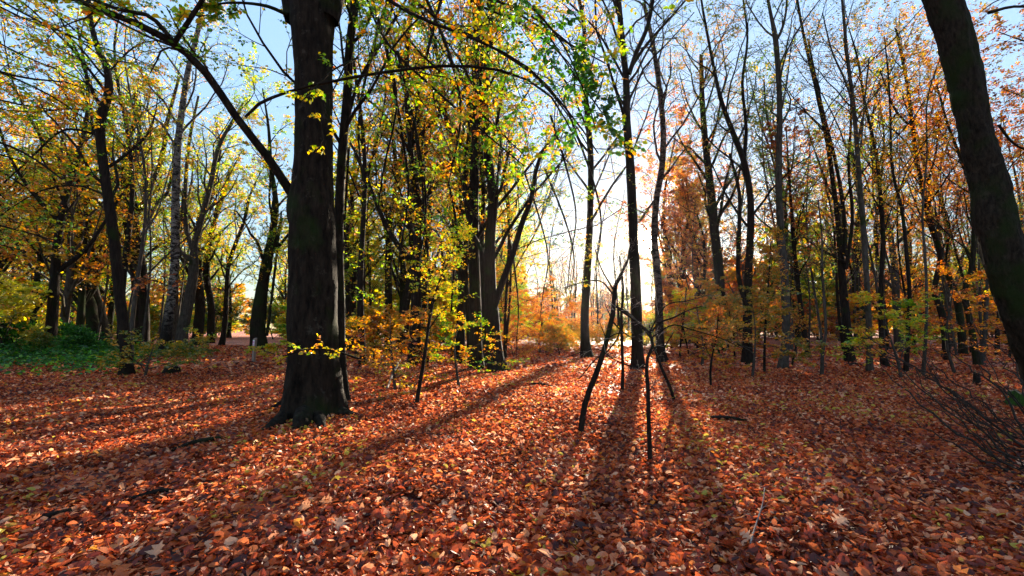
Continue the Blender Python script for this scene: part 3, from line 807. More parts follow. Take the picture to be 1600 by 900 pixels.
T('dark trunk splitting into long steep bare stems, first of the slim group', [(1327, 563, 17), (1325, 520, 15), (1323, 460, 14), (1320, 410, 12), (1312, 350, 9), (1300, 290, 8), (1288, 230, 7), (1272, 150, 6), (1258, 60, 5), (1248, -20, 4)], H=16, seed=27, bark='bark_dark', pal='leaf_olive', leaf=.075, n1=12, start=.35, nl=1,
  limbs=[[(1321, 400, 8), (1318, 330, 7), (1305, 250, 6), (1285, 170, 5), (1262, 60, 3)], [(1322, 420, 7), (1332, 340, 6), (1326, 260, 5), (1330, 160, 4), (1318, 60, 3)], [(1320, 410, 6), (1298, 398, 5), (1275, 385, 3), (1255, 370, 2)]])
T('slim grey trunk, straight and leafless up to its thin high branches', [(1358, 583, 12), (1357, 540, 10), (1355, 480, 10), (1354, 420, 10), (1354, 350, 10), (1350, 290, 9), (1344, 220, 8), (1334, 150, 7), (1322, 90, 6), (1312, 20, 5)], H=15, seed=28, bark='bark_grey', pal='leaf_olive', leaf=.07, n1=12, start=.45, nl=1.2,
  limbs=[[(1340, 190, 4), (1322, 130, 4), (1300, 80, 3), (1285, 20, 2)], [(1345, 230, 4), (1350, 170, 3), (1358, 90, 3)]])
T('broad black trunk far back between the slim group', [(1347, 538, 16), (1346, 500, 15), (1343, 440, 15), (1342, 380, 12), (1336, 300, 9), (1330, 220, 7)], H=17, Y=38, seed=29, bark='bark_dark', pal='leaf_rust', leaf=.13, n1=14, start=.3, nl=3)
T('slim dark trunk with a slanting flared foot wrapped by green gold sprays', [(1384, 573, 16), (1380, 550, 10), (1379, 500, 9), (1378, 440, 9), (1376, 370, 8), (1368, 300, 7), (1362, 240, 6), (1350, 160, 5)], H=14, seed=30, bark='bark_dark', pal='leaf_gold', leaf=.08, n1=14, start=.35, nl=3)
T('thin dark pole like trunk among green gold sprays', [(1415, 583, 9), (1416, 530, 8), (1417, 460, 7), (1414, 400, 7), (1412, 330, 6), (1400, 260, 5), (1398, 180, 4)], H=12, seed=31, bark='bark_dark', pal='leaf_gold', leaf=.08, n1=12, start=.4, nl=3)
T('thin pale stem crossing in front of a darker leaning trunk', [(1442, 588, 7), (1445, 530, 6), (1448, 470, 5), (1450, 400, 5), (1449, 330, 4), (1455, 240, 3)], H=11, seed=32, bark='bark_grey', pal='leaf_gold', leaf=.08, n1=11, start=.4, nl=3)
T('leaning dark trunk that bends towards the sun as it rises', [(1478, 562, 14), (1476, 530, 13), (1470, 490, 13), (1460, 455, 10), (1475, 400, 11), (1462, 350, 10), (1450, 300, 9), (1436, 250, 8), (1422, 190, 7), (1410, 130, 6), (1396, 60, 5)], H=15, seed=33, bark='bark_dark', pal='leaf_gold', leaf=.085, n1=15, start=.35, nl=3,
  limbs=[[(1448, 290, 5), (1462, 240, 4), (1470, 180, 4), (1490, 100, 3)], [(1425, 200, 5), (1398, 170, 4), (1375, 110, 3)]])
T('mossy dark trunk with rust leaves around it, left of the bent pair', [(1506, 560, 16), (1503, 520, 14), (1500, 470, 13), (1490, 430, 11), (1470, 380, 9), (1455, 330, 8)], H=14, Y=23, seed=34, bark='bark_mossy', pal='leaf_rust', leaf=.10, n1=16, start=.3, nl=5)
T('bent trunk with a kink at mid height standing close to the leaning giant', [(1528, 572, 14), (1522, 530, 12), (1512, 480, 11), (1506, 460, 11), (1514, 420, 10), (1514, 370, 9), (1512, 310, 8), (1496, 250, 6), (1480, 190, 5)], H=12, seed=35, bark='bark_mossy', pal='leaf_orange', leaf=.09, n1=16, start=.3, nl=5)
T('slim straight trunk joined low to the kinked one beside the leaning giant', [(1534, 572, 11), (1540, 530, 9), (1543, 480, 8), (1542, 430, 7), (1540, 360, 6), (1530, 280, 5)], H=12, seed=36, bark='bark_grey', pal='leaf_orange', leaf=.09, n1=14, start=.3, nl=5)
T('slim lone trunk seen under the lean of the giant', [(1559, 562, 9), (1560, 520, 8), (1562, 470, 7), (1558, 400, 6)], H=13, Y=24, seed=37, bark='bark_dark', pal='leaf_orange', leaf=.10, n1=14, start=.3, nl=5)

# --- the leaning giant at the edge
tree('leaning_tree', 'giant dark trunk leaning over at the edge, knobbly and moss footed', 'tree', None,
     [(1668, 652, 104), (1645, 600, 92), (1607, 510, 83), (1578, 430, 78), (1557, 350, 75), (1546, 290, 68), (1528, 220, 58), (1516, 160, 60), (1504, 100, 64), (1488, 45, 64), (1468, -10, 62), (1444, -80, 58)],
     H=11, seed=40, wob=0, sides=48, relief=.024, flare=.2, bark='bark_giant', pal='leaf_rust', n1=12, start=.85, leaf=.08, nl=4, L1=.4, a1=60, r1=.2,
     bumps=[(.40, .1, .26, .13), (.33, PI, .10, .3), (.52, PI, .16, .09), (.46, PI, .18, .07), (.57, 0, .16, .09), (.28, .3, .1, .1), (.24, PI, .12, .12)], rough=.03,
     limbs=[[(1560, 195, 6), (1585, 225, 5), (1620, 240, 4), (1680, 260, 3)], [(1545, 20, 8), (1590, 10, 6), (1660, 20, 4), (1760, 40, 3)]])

# --- saplings in front
SG = 'thin saplings standing in the clearing'
S_ = lambda *a, **k: tree('sapling', a[0], 'sapling', SG, *a[1:], sides=8, **k)
S_('leafless sapling leaning right, the thickest of the bare ones in the clearing', [(906, 678, 9), (914, 630, 9), (929, 590, 9), (943, 550, 8), (953, 510, 8), (960, 478, 8), (958, 458, 7), (968, 432, 6), (980, 412, 4), (985, 380, 2)], H=1, seed=50, wob=0, n1=7, L1=.13, a1=50, r1=.35, nl=0, pale=True, flare=.15, fh=.08,
   limbs=[[(960, 478, 4), (985, 492, 3), (1012, 522, 3), (1022, 538, 2)], [(958, 460, 3), (940, 440, 2), (915, 440, 2), (880, 450, 1)], [(955, 500, 3), (975, 520, 2), (1010, 540, 1.5)], [(966, 485, 3), (968, 520, 2.5), (950, 548, 2.2), (930, 562, 2), (905, 592, 1.5)], [(958, 452, 3), (940, 420, 2), (930, 390, 1.5)]], n2=4, n3=3, L2=.25)
S_('upright black stick sapling nearest the camera with arching side twigs', [(1016, 724, 8), (1014, 680, 7), (1013, 640, 7), (1012, 600, 6), (1010, 572, 6), (1013, 555, 5), (1020, 540, 5), (1018, 524, 5), (1008, 514, 4), (985, 495, 4), (965, 482, 3)], H=.5, seed=51, wob=0, n1=7, L1=.13, a1=50, r1=.35, nl=0, pale=True, flare=.1, fh=.06,
   limbs=[[(1014, 524, 4), (1030, 505, 3), (1055, 495, 3), (1075, 485, 2), (1098, 478, 1.5)], [(1018, 528, 3), (1050, 508, 2.5), (1080, 515, 2), (1130, 530, 1.5), (1165, 548, 1)], [(1014, 520, 3), (1040, 478, 2.5), (1075, 470, 2), (1110, 460, 1)], [(1011, 574, 3), (985, 572, 2.5), (960, 562, 2), (930, 545, 1.5), (880, 560, 1)]], n2=4, n3=3, L2=.22)
S_('short stick slanting down to the leaves beside the nearest sapling', [(1055, 627, 5), (1047, 605, 5), (1036, 580, 5), (1028, 560, 4), (1020, 535, 3), (1014, 505, 2)], H=.5, seed=52, wob=0, n1=7, L1=.13, a1=50, r1=.35, nl=0, flare=.1, fh=.06, pale=True,
   limbs=[[(1030, 565, 2.5), (1040, 540, 2), (1052, 520, 1.5)]], n2=3, n3=2)
S_('thin straight stick standing in the shadow of the tall lit trunk', [(972, 612, 6), (973, 580, 5), (972, 540, 5), (971, 490, 4), (974, 450, 3), (968, 400, 2)], H=1, seed=53, wob=0, n1=7, L1=.13, a1=50, r1=.35, nl=0, flare=.1)
S_('slightly bent sapling with a few green leaves in front of the gold beech sprays', [(650, 632, 7), (656, 600, 6), (662, 565, 6), (667, 530, 5), (671, 500, 5), (678, 465, 4), (686, 440, 3), (700, 410, 2), (715, 370, 2)], H=1.5, seed=54, wob=0, n1=10, start=.4, nl=3, leaf=.06, pal='leaf_lime', flat=.5, flare=.1, L1=.3)
S_('thin short twiggy sapling alone right of the clearing', [(1111, 606, 4), (1110, 580, 4), (1114, 550, 3), (1120, 525, 2), (1122, 490, 2)], H=.5, seed=55, wob=0, n1=8, start=.35, nl=1, leaf=.06, pal='leaf_orange', flare=.1)
S_('slender pale sapling beside the short curving tree', [(1284, 587, 7), (1285, 550, 6), (1290, 520, 5), (1289, 470, 5), (1288, 420, 4), (1290, 370, 3), (1284, 310, 2)], H=4, seed=56, n1=12, start=.4, nl=1, leaf=.07, pal='leaf_gold', bark='bark_grey', flare=.1)
S_('thin dark sapling rising to the gold sprays left of the slender grey trunk', [(1194, 582, 5), (1195, 540, 4), (1197, 490, 4), (1199, 440, 3), (1200, 380, 2)], H=3.5, seed=57, n1=12, start=.4, nl=3, leaf=.07, pal='leaf_gold', flare=.1)
S_('slim slanting sapling touching the slender grey trunk', [(1236, 575, 4), (1242, 550, 4), (1248, 530, 3), (1252, 500, 2)], H=2, seed=58, n1=8, start=.4, nl=1, pal='leaf_gold', flare=.1)
S_('fine twiggy sapling under the tall lit trunk and the birch', [(1062, 560, 4), (1064, 530, 3), (1068, 490, 3), (1070, 450, 2)], H=3, seed=59, n1=9, start=.3, nl=1, pal='leaf_orange', flare=.1)

# --- beech saplings with layered sprays
def sprayer(label, px, py, h, pal, seed, spread=.5, leaf=.07, n1=14, nl=7, w=5, lean=0, cat='young beech', n2=9, n3=7, start=.15, fine=True):
    top = at(px, py, 1)  # noqa
    b = ground_at(px, py)
    rng = np.random.default_rng(seed)
    root = empty('young_beech', Vector(b), label, cat, 'young beeches with layered leaf sprays')
    K = 12
    z = np.linspace(-.05, h, K)
    P = np.stack([lean * z + .1 * np.sin(z * 1.7 + seed), .1 * np.cos(z * 1.3 + seed * 2), z], -1)
    R = np.linspace(w * b[1] / FPX * .5, .004, K)
    grow(root, P, R, dict(n1=n1, n2=n2, n3=n3, nl=nl, start=start, L1=spread, a1=80, up1=.08, flat=.35, up=.0, leaf=leaf, fine=fine, pal=pal, bark='bark_grey', sides=6, flare=.1, L2=.4, L3=.35, bend=-.01, tilt=.4), rng)
    return root


sprayer('young beech with orange and green layered sprays spreading over the leaves beside the thick beech', 612, 612, 1.9, 'leaf_gold', 71, spread=.95, n1=14, leaf=.062, nl=5, n3=6)
sprayer('young beech with golden green low sprays before the close pair of trunks', 715, 606, 1.5, 'leaf_green', 72, spread=.9, n1=10, leaf=.062, nl=4, n3=6)
sprayer('bright orange young beech in the sun between the close pair and the slim dark trunk', 845, 552, 4.2, 'leaf_orange', 73, spread=.55, n1=18, leaf=.09, fine=False)
sprayer('low yellow and green leaved young beech around the foot of the crooked tree', 236, 590, 1.0, 'leaf_olive', 74, spread=1.2, n1=10, leaf=.075, nl=3)
sprayer('young beech with flat gold and green leaf shelves before the double stemmed trunk', 1180, 590, 2.2, 'leaf_gold', 75, spread=.75, n1=14, leaf=.075, nl=6)
sprayer('sparse young beech with orange sprays at the foot of the pale birch', 1095, 572, 2.6, 'leaf_orange', 76, spread=.6, n1=10, leaf=.08, nl=4)
sprayer('young beech with green gold shelves of leaves among the slim group of trunks', 1398, 592, 2.4, 'leaf_lime', 77, spread=.7, n1=12, leaf=.075, nl=5)
sprayer('young beech with copper sprays between the leaning dark trunk and the kinked one', 1492, 585, 3.2, 'leaf_orange', 78, spread=.6, n1=14, leaf=.08, nl=5, fine=False)
sprayer('small leafy young beech in the shade left of the marker post', 300, 560, 1.1, 'leaf_olive', 79, spread=.9, n1=9, leaf=.09, nl=4, fine=False)
sprayer('bright lime young beech beside the stout trunk behind the marker post', 455, 568, 2.2, 'leaf_lime', 80, spread=.6, n1=14, leaf=.09, fine=False)
# sprays crossing the thick trunk and hanging from above
OB = 'leafy branches hanging into the view'
overhang('leafy_branch', 'small orange and green spray crossing the thick beech trunk low down', [[(560, 560, 4, 7.0), (520, 548, 3, 6.6), (480, 546, 3, 6.4), (445, 556, 2, 6.3)]], .062, 'leaf_lime', 201, n2=7, n3=4, nl=5, L2=.28, group=OB)
overhang('leafy_branch', 'orange spray crossing the thick beech trunk high up under the long bough', [[(560, 90, 4, 6.6), (520, 110, 3, 6.3), (490, 140, 3, 6.1), (470, 160, 2, 6.0)], [(540, 100, 3, 6.6), (505, 180, 2, 6.3), (505, 220, 2, 6.2)]], .062, 'leaf_lime', 202, n2=5, n3=4, nl=5, L2=.3, group=OB)
overhang('leafy_branch', 'dense mixed green and orange sprays hanging from the top between trunk and sun', [[(520, -60, 8, 7), (640, 20, 6, 6.8), (740, 60, 5, 6.6), (830, 110, 4, 6.4), (900, 190, 3, 6.2), (935, 240, 2, 6.2)], [(600, -80, 6, 7), (700, -20, 5, 6.8), (800, 10, 4, 6.5), (880, 60, 3, 6.3), (930, 120, 2, 6.3)], [(560, -40, 5, 7.2), (600, 60, 4, 7.2), (680, 140, 4, 7), (760, 210, 3, 7), (820, 260, 2, 7)]], .075, 'leaf_green', 203, n2=13, n3=8, nl=6, L2=.26, group=OB, gap=.2)
overhang('leafy_branch', 'dark green spray nearest the sun, hanging over the clearing', [[(760, -60, 5, 5.6), (830, 10, 4, 5.4), (880, 70, 3, 5.3), (915, 150, 2, 5.3), (930, 200, 2, 5.3)], [(860, 60, 3, 5.4), (900, 120, 2.5, 5.3), (940, 175, 2, 5.3)]], .075, 'leaf_deep', 204, n2=10, n3=5, nl=5, L2=.2, group=OB)
overhang('leafy_branch', 'golden leafy sprays hanging behind the second slender stem', [[(560, -60, 6, 9), (600, 60, 5, 9), (620, 160, 4, 9), (600, 260, 3, 9), (590, 330, 2, 9)], [(640, -60, 6, 9.5), (700, 80, 5, 9.5), (720, 180, 4, 9.5), (700, 290, 2, 9.5)]], .08, 'leaf_lime', 205, n2=11, n3=7, nl=5, L2=.3, group=OB, gap=.3)
overhang('leafy_branch', 'green and orange leafy sprays reaching in beside the black crooked tree', [[(-160, 40, 8, 9), (-60, 90, 6, 9), (30, 120, 5, 9), (110, 130, 3, 9), (150, 150, 2, 9)], [(-160, 180, 8, 10), (-40, 210, 6, 10), (40, 240, 5, 10), (110, 290, 3, 10)], [(-140, -60, 6, 8), (-40, -10, 5, 8), (40, 30, 4, 8), (120, 60, 3, 8), (180, 110, 2, 8)], [(-160, 330, 7, 11), (-60, 340, 5, 11), (30, 360, 4, 11), (100, 380, 2, 11)]], .075, 'leaf_green', 206, n2=11, n3=7, nl=6, L2=.3, group=OB, gap=.15)
overhang('leafy_branch', 'rust coloured leafy sprays beyond the leaning giant', [[(1760, 60, 7, 10), (1680, 80, 6, 10), (1620, 70, 4, 10), (1560, 50, 2, 10)], [(1780, 200, 7, 10.5), (1690, 190, 5, 10.5), (1620, 160, 3, 10.5), (1570, 140, 2, 10.5)], [(1740, 330, 6, 11), (1680, 320, 5, 11), (1620, 300, 3, 11)], [(1700, -60, 6, 9.5), (1620, -20, 4, 9.5), (1560, 0, 3, 9.5), (1530, 20, 2, 9.5)]], .075, 'leaf_orange', 207, n2=10, n3=7, nl=4, L2=.3, group=OB, gap=.2)
overhang('leafy_branch', 'orange cluster of leaves showing between the crooked tree and the birch', [[(198, 420, 5, 13.5), (215, 440, 4, 13.4), (238, 438, 3, 13.3), (262, 446, 2, 13.3)]], .085, 'leaf_orange', 208, n2=8, n3=5, nl=6, L2=.35, group=OB)


# ------------------------------------------------------------------ far trees: prototypes and copies
def proto_tree(sp, H, lean, seed, fork=True, r0=.22):
    rng = np.random.default_rng(seed)
    root = bpy.data.objects.new('distant_tree', None)
    K = 16
    z = np.linspace(-.1, H, K)
    ph = rng.random(4) * 6
    P = np.stack([lean * z + .25 * np.sin(z * .45 + ph[0]) * z / H * 2, .25 * np.sin(z * .4 + ph[1]) * z / H * 2, z], -1)
    R = r0 * (1 - .85 * (z / H).clip(0, 1)) + .01
    tl = []
    if fork:
        for k in range(3):
            a = rng.random() * 6.28; z0 = H * (.22 + .15 * k)
            p0 = np.array([np.interp(z0, z, P[:, 0]), np.interp(z0, z, P[:, 1]), z0])
            rr = float(np.interp(z0, z, R)) * .6
            st = H * .1
            L = [p0]
            d = unit(np.array([math.cos(a) * .8, math.sin(a) * .8, 1.]))
            for q in range(5):
                L.append(L[-1] + d * st); d = unit(d + np.array([0, 0, .25]) + .12 * rng.normal(size=3))
            tl.append((np.array(L), np.linspace(rr, .012, 6)))
    COL.objects.link(root)
    grow(root, P, R, sp, rng, tl)
    return root


protos = {}
protos['tall'] = [proto_tree(dict(n1=14, n2=7, n3=5, nl=4, leaf=.16, start=.35, sides=7, a1=42), 16, .02, 301),
                  proto_tree(dict(n1=14, n2=7, n3=5, nl=3, leaf=.15, start=.4, sides=7, a1=38, gap=.3), 18, -.03, 302, r0=.17),
                  proto_tree(dict(n1=13, n2=7, n3=5, nl=.9, leaf=.14, start=.4, sides=7, a1=35), 17, .04, 303, fork=False, r0=.15)]
protos['full'] = [proto_tree(dict(n1=18, n2=8, n3=6, nl=6, leaf=.20, start=.12, sides=7, a1=62, flat=.5, L1=.34, up=.05), 13, .03, 304),
                  proto_tree(dict(n1=18, n2=8, n3=6, nl=6, leaf=.20, start=.15, sides=7, a1=55, flat=.5, L1=.36, up=.05), 15, -.04, 305)]
protos['under'] = [proto_tree(dict(n1=14, n2=8, n3=5, nl=7, leaf=.16, start=.06, sides=6, a1=78, up1=.1, flat=.35, up=0, L1=.5, L2=.4, tilt=.4), 4.5, .05, 306, fork=False, r0=.05),
                   proto_tree(dict(n1=14, n2=8, n3=5, nl=6, leaf=.15, start=.05, sides=6, a1=75, up1=.1, flat=.35, up=0, L1=.6, L2=.4, tilt=.4), 3.4, -.04, 307, fork=False, r0=.04)]
protos['mass'] = [proto_tree(dict(n1=20, n2=8, n3=5, nl=9, leaf=.30, start=.03, sides=6, a1=68, up1=.15, flat=.5, up=.03, L1=.42, L2=.42), 9, .03, 310, r0=.14),
                  proto_tree(dict(n1=20, n2=8, n3=5, nl=9, leaf=.28, start=.03, sides=6, a1=72, up1=.1, flat=.5, up=.03, L1=.5, L2=.42), 7, -.03, 311, r0=.1)]
protos['pole'] = [proto_tree(dict(n1=13, n2=7, n3=5, nl=2, leaf=.10, start=.3, sides=6, a1=40, L1=.2, up1=.3), 12, .03, 320, fork=False, r0=.06),
                  proto_tree(dict(n1=14, n2=7, n3=5, nl=3, leaf=.10, start=.22, sides=6, a1=48, L1=.22, flat=.5), 10, -.04, 321, fork=False, r0=.045),
                  proto_tree(dict(n1=12, n2=7, n3=5, nl=.8, leaf=.10, start=.35, sides=6, a1=34, L1=.26), 14, .05, 322, r0=.07)]
protos['bare'] = [proto_tree(dict(n1=12, n2=6, n3=4, nl=.35, leaf=.09, start=.35, sides=6, a1=34, L1=.24), 14, .05, 323, fork=False, r0=.08)]
protos['bush'] = [proto_tree(dict(n1=16, n2=7, n3=5, nl=8, leaf=.15, start=.02, sides=6, a1=60, up1=.2, L1=.8, L2=.5), 1.8, 0, 308, fork=False, r0=.03)]
used = set()


def place(kind, k, name, x, y, s, rz, pal, bark, label, cat, group):
    src = protos[kind][k % len(protos[kind])]
    if src.name not in used:
        used.add(src.name); r = src; kids = list(src.children)
        first = True
    else:
        r = src.copy(); COL.objects.link(r); kids = []
        for c in src.children:
            d = c.copy(); COL.objects.link(d); d.parent = r; kids.append(d)
    r.name = name
    r.location = (x, y, float(gh(x, y))); r.rotation_euler = (0, 0, rz); r.scale = (s, s, s)
    r['label'] = label; r['category'] = cat; r['group'] = group
    for c in kids:
        b = c.name.split('.')[0]
        if c.material_slots and b in ('crown', 'trunk', 'limb', 'branches'):
            c.material_slots[0].link = 'OBJECT'
            c.material_slots[0].material = M[pal] if b == 'crown' else M[bark]
    return r


taken = [tuple(o.location[:2]) for o in COL.objects if o.type == 'EMPTY' and o.parent is None]


NICK = [(-200, 'the far end of the ivy bank'), (20, 'the ivy bank'), (110, 'the forked grey trunk on the bank'), (195, 'the black crooked trunk'), (262, 'the path side birch'),
        (330, 'the row of straight trunks'), (405, 'the marker post'), (487, 'the thick beech'), (550, 'the sunlit stem'), (608, 'the upright dark trunk'),
        (645, 'the curving dark trunk'), (762, 'the close pair'), (845, 'the bright orange beech'), (917, 'the slim flared trunk'), (990, 'the tall lit trunk'),
        (1037, 'the peeling birch'), (1125, 'the leafy dark trunk'), (1168, 'the double stemmed trunk'), (1225, 'the slender grey trunk'), (1268, 'the short curving trunk'),
        (1325, 'the splitting dark trunk'), (1358, 'the slim grey trunk'), (1390, 'the slanting footed trunk'), (1440, 'the crossing pale stem'), (1475, 'the bending dark trunk'),
        (1520, 'the kinked trunk'), (1560, 'the lone slim trunk'), (1660, 'the leaning giant'), (1900, 'the wood past the giant')]
HUE = {'leaf_rust': 'rust brown', 'leaf_gold': 'golden', 'leaf_orange': 'orange', 'leaf_olive': 'olive', 'leaf_lime': 'yellow green', 'leaf_pale': 'pale yellow', 'leaf_green': 'green gold', 'leaf_dark': 'dark green'}


labels_used = set()


def name_it(thing, pal, px, yy, s):
    k = min(NICK, key=lambda q: abs(q[0] - px))
    off = px - k[0]
    side = 'straight behind' if abs(off) < 12 else ('just left of' if off < 0 else 'just right of') if abs(off) < 30 else ('left of' if off < 0 else 'right of')
    far = 'nearer' if yy < 35 else 'distant' if yy < 60 else 'far' if yy < 85 else 'farthest'
    size = 'small ' if s < .75 else 'tall ' if s > 1.12 else ''
    return f'{size}{far} {HUE[pal]} {thing} {side} {k[1]}'


def scatter(n, pxr, yr, kinds, pals, label, group, name='distant_tree', cat='tree', mind=1.6, s=(.85, 1.2), barks=('bark_dark', 'bark_grey', 'bark_dark', 'bark_mossy'), seed=1, avoid=None):
    rng = np.random.default_rng(seed)
    done = 0; tries = 0
    while done < n and tries < n * 60:
        tries += 1
        u = rng.random(); yy = yr[0] + (yr[1] - yr[0]) * u ** .8
        px = pxr[0] + (pxr[1] - pxr[0]) * rng.random()
        x = (px - 800) / FPX * yy
        if avoid and avoid(x, yy): continue
        md = mind * (1 + yy / 60)
        if any((x - a) ** 2 + (yy - b) ** 2 < md * md for a, b in taken): continue
        kd = kinds[int(rng.integers(len(kinds)))]
        sc_ = s[0] + (s[1] - s[0]) * rng.random(); pal = pals[int(rng.integers(len(pals)))]
        word = {'tall': 'half bare tree', 'full': 'leafy tree', 'under': 'young beech', 'mass': 'bushy beech', 'bush': 'bush', 'pole': 'slim stem', 'bare': 'bare slim stem'}[kd]
        lab = name_it(word, pal, px, yy, sc_)
        if lab in labels_used: continue
        labels_used.add(lab); taken.append((x, yy))
        place(kd, int(rng.integers(9)), name, x, yy, sc_, rng.random() * 6.28, pal, barks[int(rng.integers(len(barks)))], lab, cat, group)
        done += 1


TAN = math.tan(SUN_AZ)


def path(x, y):
    px = 800 + FPX * x / y
    return 285 < px < 450 and y < 55


def widelane(x, y):
    return sunlane(x, y, -11, 7)


def sunlane(x, y, lo=-6.5, hi=3.0):
    """the open lane through which the low sun reaches the clearing"""
    c = x - (y - 8) * TAN
    return lo < c < hi


scatter(44, (1010, 1780), (36, 85), ['tall', 'tall', 'tall', 'full'], ['leaf_rust', 'leaf_gold', 'leaf_olive', 'leaf_gold'], 'slender half bare tree standing far back in the rust coloured wood', 'trees in the rust coloured wood far back', seed=1, avoid=widelane)
scatter(26, (1050, 1760), (30, 60), ['under'], ['leaf_orange', 'leaf_gold', 'leaf_rust', 'leaf_olive'], 'low bushy young beech filling the gaps far back in the rust coloured wood', 'young beeches far back in the rust coloured wood', name='understorey_beech', seed=2, avoid=sunlane)
scatter(34, (-260, 470), (34, 80), ['full', 'full', 'tall'], ['leaf_lime', 'leaf_gold', 'leaf_olive', 'leaf_lime'], 'tree with yellow green crown far back beyond the ivy bank', 'yellow green trees beyond the ivy bank', seed=3, avoid=path)
scatter(16, (-200, 470), (30, 55), ['under'], ['leaf_lime', 'leaf_olive', 'leaf_gold', 'leaf_orange'], 'low young tree with yellow and olive leaves beyond the ivy bank', 'young trees beyond the ivy bank', name='understorey_beech', seed=4, avoid=path)
scatter(22, (500, 800), (30, 75), ['full', 'tall'], ['leaf_lime', 'leaf_gold', 'leaf_lime'], 'green and gold tree in the distance between thick beech and close pair', 'green and gold trees in the middle distance', seed=5, avoid=widelane)
scatter(9, (540, 730), (19, 34), ['under', 'bush'], ['leaf_lime', 'leaf_lime', 'leaf_gold'], 'bright yellow green bush glowing behind the orange sprays', 'bright bushes behind the orange sprays', name='bright_bush', cat='bush', seed=6, avoid=sunlane, mind=1.2)
scatter(10, (800, 1020), (75, 120), ['tall', 'under'], ['leaf_olive', 'leaf_gold'], 'small far tree on the skyline of the sunny gap', 'far trees in the sunny gap', seed=7, mind=2)
scatter(14, (780, 1060), (28, 45), ['bush'], ['leaf_olive', 'leaf_gold', 'leaf_lime'], 'low bush along the far side of the sunny clearing', 'low bushes along the far side of the clearing', name='low_bush', cat='bush', seed=8, mind=1.0, s=(.5, .9))
scatter(34, (-500, 2100), (90, 150), ['full', 'full', 'tall'], ['leaf_olive', 'leaf_gold', 'leaf_rust'], 'tree in the farthest belt of woodland closing the horizon', 'trees in the farthest belt', seed=9, mind=2, s=(.6, 1.0), avoid=lambda x, y: sunlane(x, y, -14, 6))


scatter(46, (1020, 1850), (42, 88), ['mass'], ['leaf_orange', 'leaf_gold', 'leaf_orange', 'leaf_gold', 'leaf_olive'], 'thick leafy young beech closing the view in the rust coloured wood', 'leafy young beeches closing the view in the rust coloured wood', name='understorey_beech', seed=21, avoid=widelane, s=(.8, 1.35), mind=2.2)
scatter(22, (-350, 480), (42, 85), ['mass'], ['leaf_lime', 'leaf_gold', 'leaf_olive', 'leaf_lime', 'leaf_gold'], 'thick yellow green young beech closing the view beyond the ivy bank', 'leafy young beeches closing the view beyond the ivy bank', name='understorey_beech', seed=22, s=(.7, 1.3), mind=2.2, avoid=path)
scatter(11, (500, 800), (36, 80), ['mass'], ['leaf_lime', 'leaf_gold', 'leaf_lime', 'leaf_olive'], 'thick green gold young beech closing the view behind the close pair', 'leafy young beeches closing the view behind the close pair', name='understorey_beech', seed=23, avoid=widelane, s=(.8, 1.3), mind=2.2)
scatter(60, (1090, 1900), (55, 90), ['bush'], ['leaf_olive', 'leaf_gold', 'leaf_orange'], '', 'low bushes closing the foot of the rust coloured wood', name='low_bush', cat='bush', seed=51, mind=1, s=(1.0, 2.2))
scatter(36, (-350, 780), (55, 90), ['bush'], ['leaf_olive', 'leaf_lime'], '', 'low bushes closing the foot of the wood past the path', name='low_bush', cat='bush', seed=52, mind=1, s=(1.0, 2.0))
scatter(20, (780, 1100), (70, 98), ['bush'], ['leaf_olive', 'leaf_gold'], '', 'low bushes at the end of the sunny gap', name='low_bush', cat='bush', seed=53, mind=1, s=(1.0, 2.0))
scatter(26, (-300, 290), (38, 60), ['bush'], ['leaf_olive', 'leaf_lime', 'leaf_gold'], '', 'low bushes behind the ivy bank', name='low_bush', cat='bush', seed=56, mind=1, s=(.8, 1.5))
scatter(10, (440, 560), (36, 60), ['bush'], ['leaf_olive', 'leaf_lime'], '', 'low bushes past the thick beech', name='low_bush', cat='bush', seed=57, mind=1, s=(.8, 1.5))
scatter(16, (770, 1060), (72, 98), ['tall'], ['leaf_olive', 'leaf_gold', 'leaf_rust'], '', 'half bare trees closing the end of the sunny gap', seed=54, mind=1.2, s=(.7, .88))
scatter(16, (760, 1080), (98, 140), ['mass'], ['leaf_olive', 'leaf_rust', 'leaf_gold'], '', 'bushy trees beyond the end of the sunny gap', seed=55, mind=1.5, s=(1.0, 1.5))
scatter(26, (700, 1100), (100, 135), ['mass'], ['leaf_olive', 'leaf_gold'], 'low far hedge tree along the skyline of the sunny gap', 'hedge trees along the skyline of the gap', name='hedge_tree', seed=24, s=(.4, .75), mind=1)

scatter(7, (535, 790), (17, 30), ['full', 'tall'], ['leaf_lime', 'leaf_green', 'leaf_gold'], '', 'leafy trees between the thick beech and the close pair', seed=31, avoid=sunlane, mind=1.5, s=(.9, 1.2), barks=('bark_dark',))
scatter(9, (1060, 1620), (24, 44), ['tall'], ['leaf_gold', 'leaf_orange', 'leaf_olive'], '', 'gold and rust trees behind the slim group', seed=32, avoid=widelane, mind=1.5, barks=('bark_dark', 'bark_grey'))
for k, (px, yy, kd, s_, pal) in enumerate([(1066, 47, 'full', 1.3, 'leaf_rust'), (1046, 62, 'full', 1.85, 'leaf_rust'), (1088, 54, 'full', 1.6, 'leaf_gold'), (1102, 42, 'full', 1.0, 'leaf_rust'), (1036, 73, 'full', 1.1, 'leaf_olive'), (1120, 60, 'mass', 1.5, 'leaf_orange'), (1052, 64, 'mass', 1.1, 'leaf_orange')]):
    place(kd, k, 'brown_crowned_tree', (px - 800) / FPX * yy, yy, s_, k * 1.7, pal, 'bark_dark', name_it('broad crowned tree', pal, px, yy, s_), 'tree', 'brown crowns behind the sun side trunks')
scatter(12, (-60, 460), (22, 40), ['full', 'tall', 'tall'], ['leaf_lime', 'leaf_green', 'leaf_gold'], '', 'yellow green trees round the path', seed=34, mind=2, s=(.8, 1.1), avoid=path)
